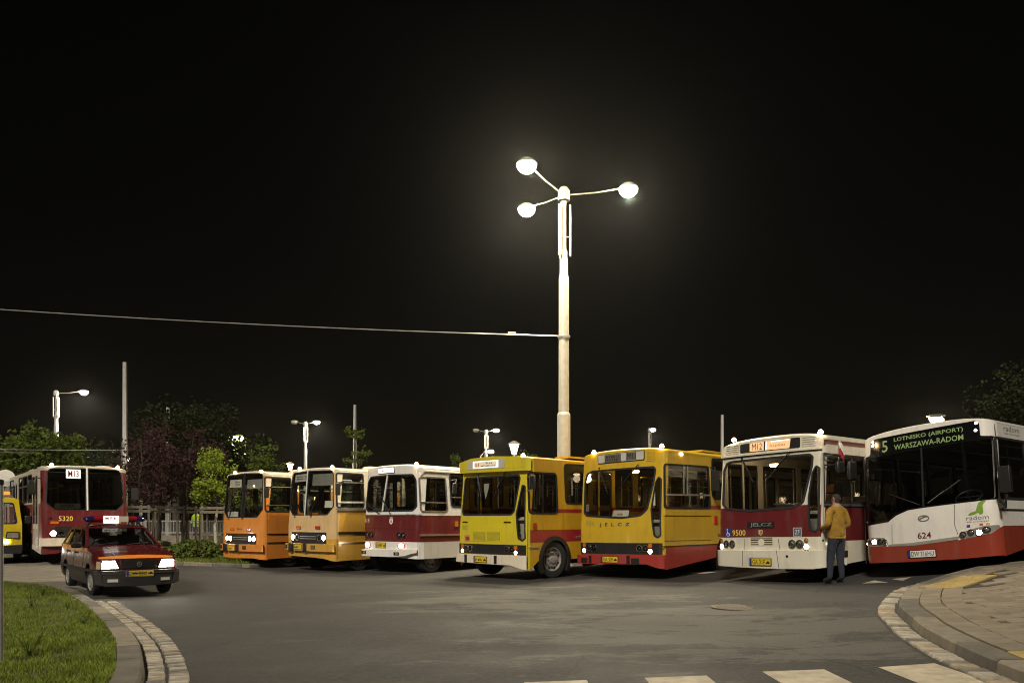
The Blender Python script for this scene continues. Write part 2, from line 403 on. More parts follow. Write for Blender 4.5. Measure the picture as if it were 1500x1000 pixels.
def kerbs(path, d0, d1, top, base, parent, length, bev=.025):
    """row of kerb stones along a path sampled every 0.25 m; d0 outer (road) face, d1 inner"""
    n = max(2, int(length / .25)); i = 0; k = 0
    while i + 1 < len(path):
        seg = path[i:min(i + n + 1, len(path))]
        if len(seg) < 2: break
        gap = .006; o = offs(seg, d0); q = offs(seg, d1)
        def sh(l):
            l = [p.copy() for p in l]; t0 = (l[1] - l[0]).normalized(); t1 = (l[-1] - l[-2]).normalized(); l[0] += t0 * gap; l[-1] -= t1 * gap; return l
        o = sh(o); q = sh(q); j = random.uniform(-.004, .004); m = MB(); rows = []
        sg = 1 if d1 > d0 else -1
        for a, b in zip(o, q):
            z = ez((a.x + b.x) / 2); w = (b - a).normalized(); f = a + w * .02; t = a + w * (.02 + bev)
            rows.append([Vector((a.x, a.y, z + base)), Vector((f.x, f.y, z + top - bev + j)), Vector((t.x, t.y, z + top + j)), Vector((b.x, b.y, z + top + j)), Vector((b.x, b.y, z + base))])
        m.grid(rows); L = len(rows); v0 = 0
        m.f.append(tuple(range(5))[::-1]); m.m.append(0); m.f.append(tuple((L - 1) * 5 + c for c in range(5))); m.m.append(0)
        m.build('kerb_stone', random.choice([KERB, KERB, KERB2]), parent, 30)
        i += n; k += 1
lk = tag(empty('left_kerb'), kind='structure')
kerbs(lg, -.27, 0, .105, -.05, lk, 1.0)
strip(lg, -.27, -.69, .004, MORT, 'left_gutter_bed')
lgut = tag(empty('left_cobbled_gutter'), kind='structure')
def cobble(parent, c, t, w, l, h):
    """one granite sett: c centre, t tangent along the road, l across"""
    nrm = Vector((-t.y, t.x)); a = random.uniform(-.05, .05); t = Vector((t.x * math.cos(a) - t.y * math.sin(a), t.x * math.sin(a) + t.y * math.cos(a))); nrm = Vector((-t.y, t.x))
    m = MB(); z = ez(c.x); hh = h + random.uniform(-.004, .005)
    def ring(sx, sy, zz): return [Vector((*(c + t * (w * sx * i) + nrm * (l * sy * j)), z + zz + random.uniform(-.002, .002))) for i, j in ((-.5, -.5), (.5, -.5), (.5, .5), (-.5, .5))]
    r0 = ring(1, 1, -.02); r1 = ring(1, 1, hh * .45); r2 = ring(.82, .9, hh)
    m.grid([r0, r1, r2], closed=True); m.f.append((8, 9, 10, 11)); m.m.append(0)
    m.build('cobble', random.choices(COB, (5, 4, 2, 1))[0], parent, 60)
def cobble_row(path, d, l, w, parent, h, y0, y1):
    p = offs(polyline([(q.x, q.y) for q in path], w + .018), d)
    for i in range(1, len(p) - 1):
        if not (y0 < p[i].y < y1): continue
        t = (p[i + 1] - p[i - 1]).normalized(); cobble(parent, p[i] + t * random.uniform(-.004, .004), t, w * random.uniform(.86, 1.0), l * random.uniform(.88, 1.03), h)
cobble_row(lg, -.368, .175, .105, lgut, .030, 6.6, 15.2)
cobble_row(lg, -.575, .19, .105, lgut, .032, 6.6, 15.2)
lawn_poly = [(p.x, p.y) for p in lg] + [(-30, 18.6), (-30, 2)]
tag(sheet(lawn_poly, .085).build('lawn_soil', SOIL), kind='structure')
def grassmat(name, c1, c2):
    m = bpy.data.materials.new(name); m.use_nodes = True; nt = m.node_tree; b = nt.nodes['Principled BSDF']; b.inputs['Roughness'].default_value = .6; b.inputs['Specular IOR Level'].default_value = .25
    tc = nt.nodes.new('ShaderNodeTexCoord'); n = nt.nodes.new('ShaderNodeTexNoise'); n.inputs['Scale'].default_value = 2.2; n.inputs['Detail'].default_value = 8; n.inputs['Roughness'].default_value = .7
    nt.links.new(tc.outputs['Object'], n.inputs['Vector']); cr = nt.nodes.new('ShaderNodeValToRGB'); cr.color_ramp.elements[0].position = .36; cr.color_ramp.elements[1].position = .66
    cr.color_ramp.elements[0].color = (*c1, 1); cr.color_ramp.elements[1].color = (*c2, 1); nt.links.new(n.outputs[0], cr.inputs[0]); nt.links.new(cr.outputs[0], b.inputs['Base Color'])
    tr = nt.nodes.new('ShaderNodeBsdfTranslucent'); nt.links.new(cr.outputs[0], tr.inputs[0]); mx = nt.nodes.new('ShaderNodeMixShader'); mx.inputs[0].default_value = .3
    nt.links.new(b.outputs[0], mx.inputs[1]); nt.links.new(tr.outputs[0], mx.inputs[2]); nt.links.new(mx.outputs[0], nt.nodes['Material Output'].inputs[0]); return m
GRS = grassmat('grass_blades', (.105, .14, .016), (.25, .30, .045))
def lgx(y):
    for a, b in zip(lg, lg[1:]):
        if min(a.y, b.y) <= y <= max(a.y, b.y) and b.y != a.y: return a.x + (b.x - a.x) * (y - a.y) / (b.y - a.y)
    return -14
def blades(n, pos, h0, h1, w):
    v = []; f = []
    for i in range(n):
        p = pos()
        if p is None: continue
        x, y, z = p; a = random.uniform(0, 6.283); h = random.uniform(h0, h1) * (1 + .9 * mnoise.noise(Vector((x * 2.3, y * 2.3, 7)))); ww = w * random.uniform(.7, 1.3); dx, dy = math.cos(a), math.sin(a); ln = random.uniform(.1, .7) * h; b = random.uniform(0, 6.283)
        k = len(v); v += [(x - dx * ww, y - dy * ww, z), (x + dx * ww, y + dy * ww, z), (x + math.cos(b) * ln * .4 + dx * ww * .6, y + math.sin(b) * ln * .4 + dy * ww * .6, z + h * .6), (x + math.cos(b) * ln, y + math.sin(b) * ln, z + h)]
        f += [(k, k + 1, k + 2), (k, k + 2, k + 3)]
    m = MB(); m.v = v; m.f = f; m.m = [0] * len(f); return m
def lawn_pos():
    y = 6.4 + 12 * random.random() ** 1.5; xr = lgx(y) - .01
    xl = -.9 * y - .6
    if xl > xr: return None
    x = random.uniform(xl, xr)
    q = mnoise.noise(Vector((x * 1.1, y * 1.1, 0))) + .5 * mnoise.noise(Vector((x * 4, y * 4, 3)))
    if random.random() < q * 1.1 - .1: return None
    return (x, y, ez(x) + .083)
lawn = link('lawn_grass', blades(115000, lawn_pos, .025, .075, .0045).mesh('lawn_grass', GRS, 0, False))
tag(lawn, 'short green lawn grass inside the curved kerb', 'grass', kind='stuff')
# right pavement, kerb and one row of setts
RK = [(4.15, 5.2), (4.25, 6.2), (4.36, 7.19), (4.45, 7.76), (4.58, 8.4), (4.83, 9.42), (5.07, 10.12), (5.41, 11.13), (5.8, 11.95), (6.44, 13.05), (6.98, 13.75), (7.6, 14.2), (8.4, 14.5), (10, 14.85), (13, 15.2)]
rk = polyline(RK, .25)
rkr = tag(empty('right_kerb'), kind='structure')
kerbs(rk, 0, -.27, .118, -.05, rkr, 1.0)
strip(rk, 0, .30, .004, MORT, 'right_gutter_bed')
rgut = tag(empty('right_cobbled_gutter'), kind='structure')
cobble_row(rk, .15, .235, .17, rgut, .028, 5.6, 14.3)
rin = offs(rk, -.27)
PAVB = pm('paver_bed', (.025, .022, .017), .95, var=.3)
pav_poly = [(p.x, p.y) for p in rin] + [(30, 16.5), (30, 4), (4.6, 4)]
tag(sheet(pav_poly, .105).build('right_pavement_bed', PAVB), kind='structure')
PAV = [pm('paver_a', (.19, .155, .106), .85, var=.15, scale=4, bump=.35, bscale=150, dirt=.3), pm('paver_b', (.172, .142, .098), .85, var=.15, scale=4, bump=.35, bscale=150, dirt=.3), pm('paver_c', (.205, .168, .118), .85, var=.15, scale=4, bump=.35, bscale=150, dirt=.3)]
TAC = pm('tactile_yellow', (.36, .26, .085), .8, var=.15, bump=.3, dirt=.3)
pavm = tag(empty('right_pavement'), kind='structure')
def slab(m, pts, h, mi=0, b=.006):
    """flat prism on the sloping ground with a small chamfer"""
    q = inset(pts, b); z = lambda p, d: Vector((p[0], p[1], ez(p[0]) + d)); n = len(pts)
    m.grid([[z(p, .09) for p in pts], [z(p, h - b * .7) for p in pts], [z(p, h) for p in q]], mi, True); m.f.append(tuple(len(m.v) - n + i for i in range(n))); m.m.append(mi)
# two border courses that follow the kerb
for row, (d0, d1) in enumerate(((-.285, -.552), (-.566, -.833))):
    st = polyline([(p.x, p.y) for p in rk], .40)[(0 if row == 0 else 0):]
    a = offs(st, d0); b = offs(st, d1)
    for i in range(len(st) - 1):
        if st[i].y < 5.6 or st[i].x > 9: continue
        t = (a[i + 1] - a[i]).normalized() * .007; s = .5 if row else 0
        a0 = a[i].lerp(a[i + 1], 0) + t; a1 = a[i + 1] - t; b0 = b[i] + t; b1 = b[i + 1] - t
        if row and i + 2 < len(st): a0, a1, b0, b1 = a[i].lerp(a[i + 1], .5) + t, a[i + 1].lerp(a[i + 2], .5) - t, b[i].lerp(b[i + 1], .5) + t, b[i + 1].lerp(b[i + 2], .5) - t
        m = MB(); slab(m, [a0[:], a1[:], b1[:], b0[:]][::-1], .131 + random.uniform(-.0015, .0015)); m.build('paver', random.choice(PAV), pavm, 30)
inner = offs(rk, -.84)
def inside(p):
    """right of the inner border line"""
    best = 9e9; s = 0
    for a, b in zip(inner, inner[1:]):
        d = b - a; t = max(0, min(1, (p - a).dot(d) / d.length_squared)); q = a + d * t; L = (p - q).length
        if L < best: best = L; s = d.x * (p.y - a.y) - d.y * (p.x - a.x)
    return (-best if s > 0 else best)
ang = R(-11); ca, sa = math.cos(ang), math.sin(ang); far = MB(); near = []; tact = []
for i in range(-4, 40):
    for j in range(-20, 60):
        lx = i * .508 + (.254 if j % 2 else 0); ly = j * .204
        c = Vector((4.4 + lx * ca - ly * sa, 6.2 + lx * sa + ly * ca))
        if c.x > .72 * c.y + .8 or c.y > 15 or c.y < 5.6 or c.x > 10.6: continue
        if inside(c) < -.12: continue
        P = [Vector((c.x + u * ca - v * sa, c.y + u * sa + v * ca)) for u, v in ((-.247, -.095), (.247, -.095), (.247, .095), (-.247, .095))]
        dist = inside(c)
        if c.y > 12.4 and -.2 < dist < .45 and 6.8 < c.x < 8.2: continue
        near.append((c.y, [p[:] for p in P]))
near.sort(key=lambda t: t[0])
for k, (y, P) in enumerate(near):
    h = .127 + random.uniform(-.0015, .0015)
    if k < 240:
        m = MB(); slab(m, P, h); m.build('paver', random.choice(PAV), pavm, 30)
    else: slab(far, P, h, random.randrange(3))
if far.v: tag(far.build('paver', PAV, pavm, 30), kind='stuff')
def tactile(c, a, n, m_):
    ca, sa = math.cos(a), math.sin(a)
    for i in range(n):
        for j in range(m_):
            lx, ly = i * .303, j * .303; o = Vector((c[0] + lx * ca - ly * sa, c[1] + lx * sa + ly * ca))
            P = [(o.x + u * ca - v * sa, o.y + u * sa + v * ca) for u, v in ((-.149, -.149), (.149, -.149), (.149, .149), (-.149, .149))]
            m = MB(); slab(m, P, .136)
            for q in range(5):
                for w in range(5):
                    u, v = (q - 2) * .058, (w - 2) * .058; x, y = o.x + u * ca - v * sa, o.y + u * sa + v * ca; z = ez(x) + .135
                    m.lathe([(.018, 0), (.014, .006), (.004, .007)], 6, (x, y, z))
            m.build('tactile_slab', TAC, pavm, 30)
tactile((4.80, 5.75), R(80), 6, 2)
tactile((7.05, 12.8), R(30), 4, 2)
# zebra crossing, manhole, far stripes
PAINT = pm('road_paint_lit_ground', (.44, .375, .265), .7, var=.22, scale=7, bump=.2, dirt=.55)
for k, (x0, y1, w, lab) in enumerate(((-1.05, 7.28, .58, 'white zebra stripe leftmost, only its far edge in view'), (.11, 7.32, .58, 'white zebra stripe just left of the frame middle at bottom edge'), (1.23, 7.42, .59, 'white zebra stripe second from the right-hand kerb but one'), (2.38, 7.60, .61, 'white zebra stripe next to the one by the right kerb'), (3.53, 7.70, .57, 'white zebra stripe closest to the right-hand kerb'))):
    o = sheet([(x0 + .02, 4.4), (x0 + w, 4.4), (x0 + w, y1 + .03), (x0, y1 - .02)], .005).build('zebra_and_lit_stripe', PAINT); tag(o, kind='structure')
for x, y in ((6.75, 15.35), (5.6, 17.2), (4.3, 20.3), (2.2, 22.4)):  # first is zebra paint; the others partly paint slivers of lit ground pale
    o = sheet([(x, y), (x + .55, y - .35), (x + .95, y - .0), (x + .4, y + .35)], .005).build('zebra_and_lit_stripe', PAINT); tag(o, kind='structure')
IRON = pm('cast_iron', (.15, .132, .098), .6, .3, var=.3, scale=20, dirt=.6)
mh = empty('manhole_cover', (3.62, 12.87, ez(3.62) + .003)); tag(mh, 'round iron manhole cover set in the asphalt', 'manhole')
m = MB(); m.lathe([(.40, .0), (.40, .006), (.335, .006), (.335, -.004)], 28); m.build('frame', KERB, mh)
m = MB(); m.lathe([(.328, 0), (.328, .008), (.0001, .008)], 28)
for i in range(-4, 5):
    for j in range(-4, 5):
        if math.hypot(i, j) < 4.4: m.box((i * .068, j * .068, .010), (.036, .036, .006))
m.build('lid', IRON, mh)
# grass island with kerb, hedge behind the car
isl = [(-14.2, 27.6), (-13.4, 26.6), (-11.5, 26.15), (-10.2, 26.0), (-8.75, 25.85), (-8.3, 26.2), (-8.1, 27.0), (-6.5, 29.2), (-2.5, 34.0)]
ip = polyline(isl, .25)
ik = tag(empty('island_kerb'), kind='structure'); kerbs(ip, 0, .18, .11, -.05, ik, 1.0)
iq = offs(ip, .18)
tag(sheet([(p.x, p.y) for p in iq] + [(-2.5, 60), (-14.2, 60)], .09).build('island_soil', SOIL), kind='structure')
def isl_pos():
    x = random.uniform(-14, -4); y = random.uniform(26.1, 33)
    for a, b in zip(iq, iq[1:]):
        if min(a.x, b.x) <= x <= max(a.x, b.x):
            yy = a.y + (b.y - a.y) * (x - a.x) / (b.x - a.x + 1e-9)
            if y < yy + .02: return None
            break
    return (x, y, ez(x) + .085)
ig = link('island_grass', blades(24000, isl_pos, .05, .14, .012).mesh('island_grass', GRS, 0, False))
tag(ig, 'rough grass on the traffic island behind the maroon car', 'grass', kind='stuff')
# ---------------------------------------------------------------- buses
class Bus:
    """local frame: x across (left to right seen from the front), y to the rear, z up; front face at y = 0"""
    def __init__(s, name, label, o, yaw, W, L, zb, zs, hr, rake, bulge, r, roll=0, pe=2.6):
        s.W = W; s.h = W / 2; s.L = L; s.zb = zb; s.zs = zs; s.hr = hr; s.rake = rake; s.bulge = bulge; s.r = r; s.pe = pe
        a = R(yaw); c, d = math.cos(R(roll)), math.sin(R(roll)); vx = Vector((math.cos(a), -math.sin(a), 0)); vy = Vector((math.sin(a), math.cos(a), 0))
        ax = vx * c + Vector((0, 0, d)); az = -vx * d + Vector((0, 0, c))
        M = Matrix(((ax.x, vy.x, az.x, o[0]), (ax.y, vy.y, az.y, o[1]), (ax.z, vy.z, az.z, o[2]), (0, 0, 0, 1)))
        s.root = empty(name); s.root.location = o; s.root.rotation_euler = M.to_euler()
        tag(s.root, label, 'bus', 'vehicles of the bus line-up')
        s.holes = {'F': [], 1: [], -1: []}
        h = s.h; n = 10
        s.cu = sorted([-h + r * (1 - math.cos(math.pi / 2 * k / 6)) for k in range(1, 7)] + [h - r * (1 - math.cos(math.pi / 2 * k / 6)) for k in range(1, 7)] + [h * k / 8 for k in range(-7, 8)])
        s.cv = [z for z, _ in rake]
    def yf(s, x, z):
        K = s.rake; y = K[0][1] if z <= K[0][0] else K[-1][1]
        for (a, b), (c, d) in zip(K, K[1:]):
            if a <= z <= c: y = b + (d - b) * (z - a) / (c - a)
        x = max(-s.h, min(s.h, x)); y += s.bulge * (x / s.h) ** 2; t = abs(x) - (s.h - s.r)
        if t > 0: t = min(t, s.r); y += s.r - math.sqrt(max(0, s.r * s.r - t * t))
        return y
    def F(s, u, v, off=0):
        y = s.yf(u, v); e = .004
        u0 = max(-s.h + e, min(s.h - e, u)); dx = (s.yf(u0 + e, v) - s.yf(u0 - e, v)) / (2 * e); dz = (s.yf(u0, v + e) - s.yf(u0, v - e)) / (2 * e)
        n = Vector((dx, -1, dz)).normalized(); return Vector((u, y, v)) + n * off
    def S(s, sg): return lambda u, v, off=0: Vector((sg * (s.h + off), u, v))
    def surf(s, k): return s.F if k == 'F' else s.S(k)
    def cuts(s, k): return (s.cu, s.cv) if k == 'F' else ((), ())
    def pa(s, k, name, poly, o0, o1, mat, parent=None, r=0, bevel=0, holes=(), n=4, off_from=0):
        m = MB(); cu, cv = s.cuts(k); p = rpoly(poly, r, n) if r else poly
        m.patch(p, s.surf(k), o0, o1, holes=holes, cu=cu, cv=cv); return m.build(name, mat, parent or s.root, 35, bevel)
    def win(s, k, name, poly, r=.08, fw=.03, fm=None, gm=None, proud=.012, n=5, hole=True):
        p = rpoly(poly, r, n)
        if hole: s.holes[k].append(p)
        cu, cv = s.cuts(k); m = MB(); m.patch(inset(p, -.012), s.surf(k), -.02, proud, holes=[inset(p, fw)], cu=cu, cv=cv)
        w = m.build(name, fm or RUB, s.root, 35)
        g = MB(); g.patch(inset(p, fw * .5), s.surf(k), None, -.008, cu=cu, cv=cv); g.build('pane', gm or (WSG if k == 'F' else GLS), w, 40)
        return w
    def far_door(s, y0=.42, y1=1.30, z0=.62, z1=2.72):
        for a, b in ((y0, (y0 + y1) / 2 - .03), ((y0 + y1) / 2 + .03, y1)): s.win(-1, 'door_window', rect(a, z0, b, z1), .06, .03)
    def strip(s, k, name, a, b, w, o0, o1, mat, parent=None):
        a = Vector(a); b = Vector(b); d = (b - a).normalized(); nn = Vector((-d.y, d.x)) * w / 2
        return s.pa(k, name, [tuple(a - nn), tuple(b - nn), tuple(b + nn), tuple(a + nn)], o0, o1, mat, parent)
    def tx(s, k, st, u0, v0, u1, v1, mat, parent=None, off=.006, **kw):
        if k == -1: u0, u1 = u1, u0
        return text(parent or s.root, st, s.surf(k), u0, v0, u1, v1, off, mat, **kw)
    def lamp(s, k, name, c, a, b, lit=None, lens=None, off=.0, ring=CHR, depth=.03):
        m = MB(); p = ell(c, a, b); m.patch(p, s.surf(k), off - .01, off + depth * .6, holes=[ell(c, a * .8, b * .8)])
        o = m.build(name, ring, s.root, 35)
        g = MB(); fn = s.surf(k); rows = []
        for f, d in ((.82, .2), (.7, .55), (.45, .85), (.001, 1.0)): rows.append([fn(*q, off + depth * d * .7) for q in ell(c, a * f, b * f)])
        g.grid(rows, closed=True); g.build('lens', lit or lens or LENS, o, 60)
        if not lit and lens is None:
            q = MB(); q.patch(ell(c, a * .8, b * .8), s.surf(k), None, off - .004); q.build('reflector', REFL, o)
            q = MB(); q.patch(ell(c, a * .22, b * .22), s.surf(k), off - .003, off + .012); q.build('bulb', STEEL, o)
        return o
    def plate(s, u0, v0, u1, v1, st, off, col=PLY, tail=None):
        p = s.pa('F', 'number_plate', rect(u0 - .012, v0 - .012, u1 + .012, v1 + .012), off - .02, off, BLK)
        s.pa('F', 'plate_face', rect(u0, v0, u1, v1), off, off + .004, col, p)
        s.pa('F', 'euro_band', rect(u0, v0, u0 + (u1 - u0) * .09, v1), off + .004, off + .006, EUB, p)
        w = u1 - u0; hh = v1 - v0
        e = u0 + w * (.74 if tail else .95)
        if st: s.tx('F', st, u0 + w * .13, v0 + hh * .15, e, v1 - hh * .15, INK, p, off + .008)
        else: s.smudge('F', u0 + w * .14, v0 + hh * .15, u0 + w * .70, v1 - hh * .15, 1, 5, INK, p, off + .006)
        if tail:   # little vintage-car pictogram of the yellow plates
            a, c, d, e2 = u0 + w * .78, v0 + hh * .3, w * .18, hh * .36
            m = MB(); m.patch([(a, c), (a + d, c), (a + d, c + e2 * .5), (a + d * .8, c + e2 * .55), (a + d * .72, c + e2), (a + d * .35, c + e2), (a + d * .28, c + e2 * .5), (a, c + e2 * .45)], s.F, off + .006, off + .008)
            for k in (.22, .78): m.patch(ell((a + d * k, c), d * .13, d * .13, 8), s.F, off + .006, off + .0085)
            m.build('pictogram', INK, p)
        return p
    def smudge(s, k, u0, v0, u1, v1, rows, n, mat, parent=None, off=.006):
        """print too blurred to read: strokes only, no letters"""
        m = MB(); rr = random.Random(int(u0 * 1000) + n); hh = (v1 - v0) / rows
        for r in range(rows):
            for i in range(n):
                a = u0 + (u1 - u0) * i / n; w = (u1 - u0) / n * rr.uniform(.25, .7); z0 = v0 + r * hh + hh * .12
                m.patch(rect(a, z0, a + w, z0 + hh * rr.uniform(.45, .76)), s.surf(k), off - .001, off + .001)
        return tag(m.build('print', mat, parent or s.root), kind='stuff')
    def arcz(s, x, f=1.):
        return s.zs + s.hr * f * max(0, 1 - min(1, abs(x) / s.h) ** s.pe) ** (1 / s.pe)
    def shell(s, mats, ff, sf, skirt, arches=(), fz=(), sz=(), roofmat=None, ftop=.62, lining=None):
        """mats list, ff(x,z)->mat index on the front, sf(y,z)->mat index on the sides, skirt front lower edge left to right"""
        h = s.h; N = 24
        inn = None
        if lining: mats = list(mats) + [lining]; inn = len(mats) - 1
        top = [(x, s.arcz(x, ftop)) for x in [h * math.cos(math.pi * i / N) for i in range(N + 1)]]
        outer = list(skirt) + top
        m = MB(); m.patch(outer, s.F, -.035, 0, holes=s.holes['F'], cu=s.cu, cv=s.cv + list(fz), matf=ff, inner=inn); m.build('front_panel', mats, s.root, 40)
        zs = s.zs
        fe = [(s.yf(h, z) , z) for z in sorted(set([s.zb] + [z for z, _ in s.rake if s.zb < z < zs] + [zs]), reverse=True)]
        for sg in (1, -1):
            bot = [(fe[-1][0], s.zb)]
            for (yc, zc, ra) in arches:
                for i in range(13):
                    a = math.pi * (1 - i / 12); y, z = yc + ra * math.cos(a), zc + ra * math.sin(a)
                    if z >= s.zb: bot.append((y, z))
                    elif i == 0 or i == 12: bot.append((yc + math.copysign(math.sqrt(max(0, ra * ra - (s.zb - zc) ** 2)), math.cos(a)), s.zb))
            # keep bottom monotone
            bot = [b for i, b in enumerate(bot) if i == 0 or b != bot[i - 1]]
            outer = bot + [(s.L, s.zb), (s.L, zs)] + fe[:-1]
            m = MB(); m.patch(outer, s.S(sg), -.035, 0, holes=s.holes[sg], cv=list(sz), matf=sf, inner=inn); m.build('side_panel', mats, s.root, 40)
        # roof
        rows = []
        for f, w, Y in ((ftop, 1, 0), (lerp(ftop, 1, .35), 1, .015), (lerp(ftop, 1, .65), 1, .05), (lerp(ftop, 1, .86), 1, .11), (lerp(ftop, 1, .97), .8, .22), (1, .4, .45), (1, 0, .9), (1, 0, s.L * .5), (1, 0, s.L)):
            row = []
            for i in range(N + 1):
                x = h * math.cos(math.pi * i / N); z = s.arcz(x, f); row.append(Vector((x, s.yf(x, s.arcz(x, ftop)) * w + Y, z)))
            rows.append(row)
        m = MB(); m.grid(rows); rf = m.build('roof', roofmat or mats[0], s.root, 50)
        so = rf.modifiers.new('solid', 'SOLIDIFY'); so.thickness = .03; so.offset = -1
        # tail wall with a window, floor, chassis
        hole = rpoly(rect(-h + .3, 1.5, h - .3, zs - .25), .12)
        m = MB(); m.patch([(-h, s.zb), (h, s.zb)] + [(x, z) for x, z in [(h * math.cos(math.pi * i / N), s.arcz(h * math.cos(math.pi * i / N))) for i in range(N + 1)]], lambda u, v, o: Vector((u, s.L + o, v)), -.03, 0.002, holes=[hole], matf=lambda u, v: sf(s.L - .1, v) if v < zs else 0)
        m.build('tail_panel', mats, s.root, 40)
        g = MB(); g.patch(hole, lambda u, v, o: Vector((u, s.L - .01, v)), None, 0); g.build('rear_window', GLS, s.root)
        m = MB(); m.box((0, s.L / 2 + .25, .62), (s.W - .1, s.L - .7, .06)); m.build('floor', INTD, s.root)
        m = MB(); m.box((0, s.L / 2 + .3, .46), (s.W - .75, s.L - .9, .26)); m.box((0, 1.2, .35), (1.5, .14, .14)); m.build('chassis', DK, s.root)
        return rf
    def wheel(s, x, y, rad=.48, wd=.28, z=None, steer=0, hub=None):
        z = rad if z is None else z; sg = 1 if x > 0 else -1
        t = MB(); w = wd / 2
        t.lathe([(rad * .62, -w * .8), (rad * .8, -w), (rad * .95, -w * .95), (rad, -w * .7), (rad, -w * .3), (rad * .985, -w * .28), (rad * .985, -w * .2), (rad, -w * .18), (rad, w * .18), (rad * .985, w * .2), (rad * .985, w * .28), (rad, w * .3), (rad, w * .7), (rad * .95, w * .95), (rad * .8, w), (rad * .62, w * .8)], 32, axis='X')
        o = t.build('wheel', RUB, s.root, 35); o.location = (x, y, z); o.rotation_euler = (0, 0, R(steer))
        q = MB(); e = sg * w
        q.lathe([(rad * .635, e * .85), (rad * .60, e * .9), (rad * .57, e * .55), (rad * .46, e * .35), (rad * .40, e * .75), (rad * .22, e * .80), (rad * .20, e * 1.0), (rad * .13, e * 1.05), (.001, e * 1.05)], 30, axis='X')
        for i in range(10):
            a = 2 * math.pi * i / 10; q.lathe([(.018, e * .76), (.016, e * .92), (.001, e * .92)], 6, (0, rad * .32 * math.cos(a), rad * .32 * math.sin(a)), 'X')
        rm = q.build('rim', RIM, o, 35)
        d = MB()
        for i in range(8):
            a = 2 * math.pi * (i + .5) / 8; d.lathe([(.032, e * .60), (.03, e * .62), (.001, e * .62)], 8, (0, rad * .50 * math.cos(a), rad * .50 * math.sin(a)), 'X')
        tag(d.build('hand_holes', INK, rm), kind='stuff'); return o
    def interior(s, seatm=SEAT, railm=RAIL, dash=INTD, step=.78, y0=2.1, wheelx=.55, driver=None, dz=1.25):
        h = s.h; n = 0
        y = y0
        while y < s.L - .6 and n < 9:
            for x in (-.85, .85):
                m = MB(); m.box((x, y, 1.02), (.82, .42, .09)); m.box((x, y + .23, 1.36), (.82, .07, .64), M=Matrix.Rotation(R(-8), 3, 'X')); m.box((x, y, .82), (.1, .1, .38))
                m.build('seat', seatm, s.root, 30, .02)
            if n % 2 == 0:
                for x in (-.42, .42):
                    m = MB(); m.tube([(x, y + .26, .64), (x, y + .26, 2.72)], .018); m.build('handrail', railm, s.root)
            y += step; n += 1
        for x in (-.42, .42):
            m = MB(); m.tube([(x, 1.7, 2.55), (x, s.L - .6, 2.55)], .016); m.build('handrail', railm, s.root)
        m = MB(); m.box((0, .42 + s.bulge, (dz + .5) / 2 + .15), (s.W - .25, .42, dz - .55)); m.box((0, .36 + s.bulge, dz + .06), (s.W - .3, .5, .05)); m.build('dashboard', dash, s.root, 30, .03)
        m = MB(); m.box((wheelx, 1.42, 1.08), (.5, .5, .12)); m.box((wheelx, 1.68, 1.5), (.48, .1, .75)); m.box((wheelx, 1.68, 1.98), (.26, .09, .2)); m.build('driver_seat', seatm, s.root, 30, .03)
        m = MB(); c = Vector((wheelx, .88, 1.42)); M = Matrix.Rotation(R(35), 3, 'X'); pts = [c + M @ Vector((.23 * math.cos(2 * math.pi * i / 24), .23 * math.sin(2 * math.pi * i / 24), 0)) for i in range(25)]
        m.tube(pts, .016, 6); m.bar(c - M @ Vector((.22, 0, 0)), c + M @ Vector((.22, 0, 0)), .035, .02); m.tube([c, c + M @ Vector((0, 0, -.45))], .03, 8); m.build('steering_wheel', BLK, s.root)
        m = MB(); m.tube([(wheelx - .45, 1.95, .64), (wheelx - .45, 1.95, 2.6)], .018); m.box((h - .45, 1.96, 1.25), (.8, .03, 1.1)); m.build('cab_partition', INT, s.root)
        m = MB(); m.box((0, s.L / 2 + .5, s.zs - .06), (s.W - .12, s.L - 1.2, .03)); m.build('ceiling_lining', INT, s.root)
    def cabin_lamp(s, p, power):
        m = MB(); m.lathe([(.001, .03), (.09, .03), (.10, .0), (.08, -.03), (.001, -.04)], 14, p); o = m.build('cabin_lamp', CABL, s.root)
        ld = bpy.data.lights.new('cabin_light', 'POINT'); ld.energy = power; ld.color = (1., .72, .42); ld.shadow_soft_size = .1
        lo = bpy.data.objects.new('cabin_light', ld); COL.objects.link(lo); lo.parent = o; lo.location = (p[0], p[1], p[2] - .12)
    def wiper(s, a, b, off=.05):
        m = MB(); A = s.F(*a, off); B = s.F(*b, off); m.tube([s.F(*a, 0), A, B], .012, 6)
        d = Vector(b) - Vector(a); c = Vector(b); n = d.normalized(); p0 = c - n * .32; p1 = c + n * .32
        m.tube([s.F(p0.x, p0.y, off * .45), s.F(c.x, c.y, off * .45), s.F(p1.x, p1.y, off * .45)], .011, 6); m.tube([B, s.F(c.x, c.y, off * .45)], .008, 5); m.build('wiper', BLK, s.root)
    def marker(s, x, z, y=None):
        p = s.F(x, z, .0) if y is None else Vector((x, y, z)); m = MB(); m.lathe([(.05, -.02), (.055, .01), (.03, .05), (.001, .06)], 12, p); m.build('roof_marker_lamp', MLIT, s.root)
    def mirror(s, base, head, w, hgt, d=.09, arm=BLK, dep=.05):
        m = MB(); m.tube([base, (lerp(base[0], head[0], .9), base[1] + dep, lerp(base[2], head[2], .3) + .1), head], .016, 6); m.build('mirror_arm', arm, s.root)
        m = MB(); m.box(head, (w, d, hgt)); o = m.build('mirror', BLK, s.root, 30, .03)
        m = MB(); m.box((head[0], head[1] + d / 2 + .003, head[2]), (w * .85, .004, hgt * .88)); m.build('mirror_glass', CHR, o)
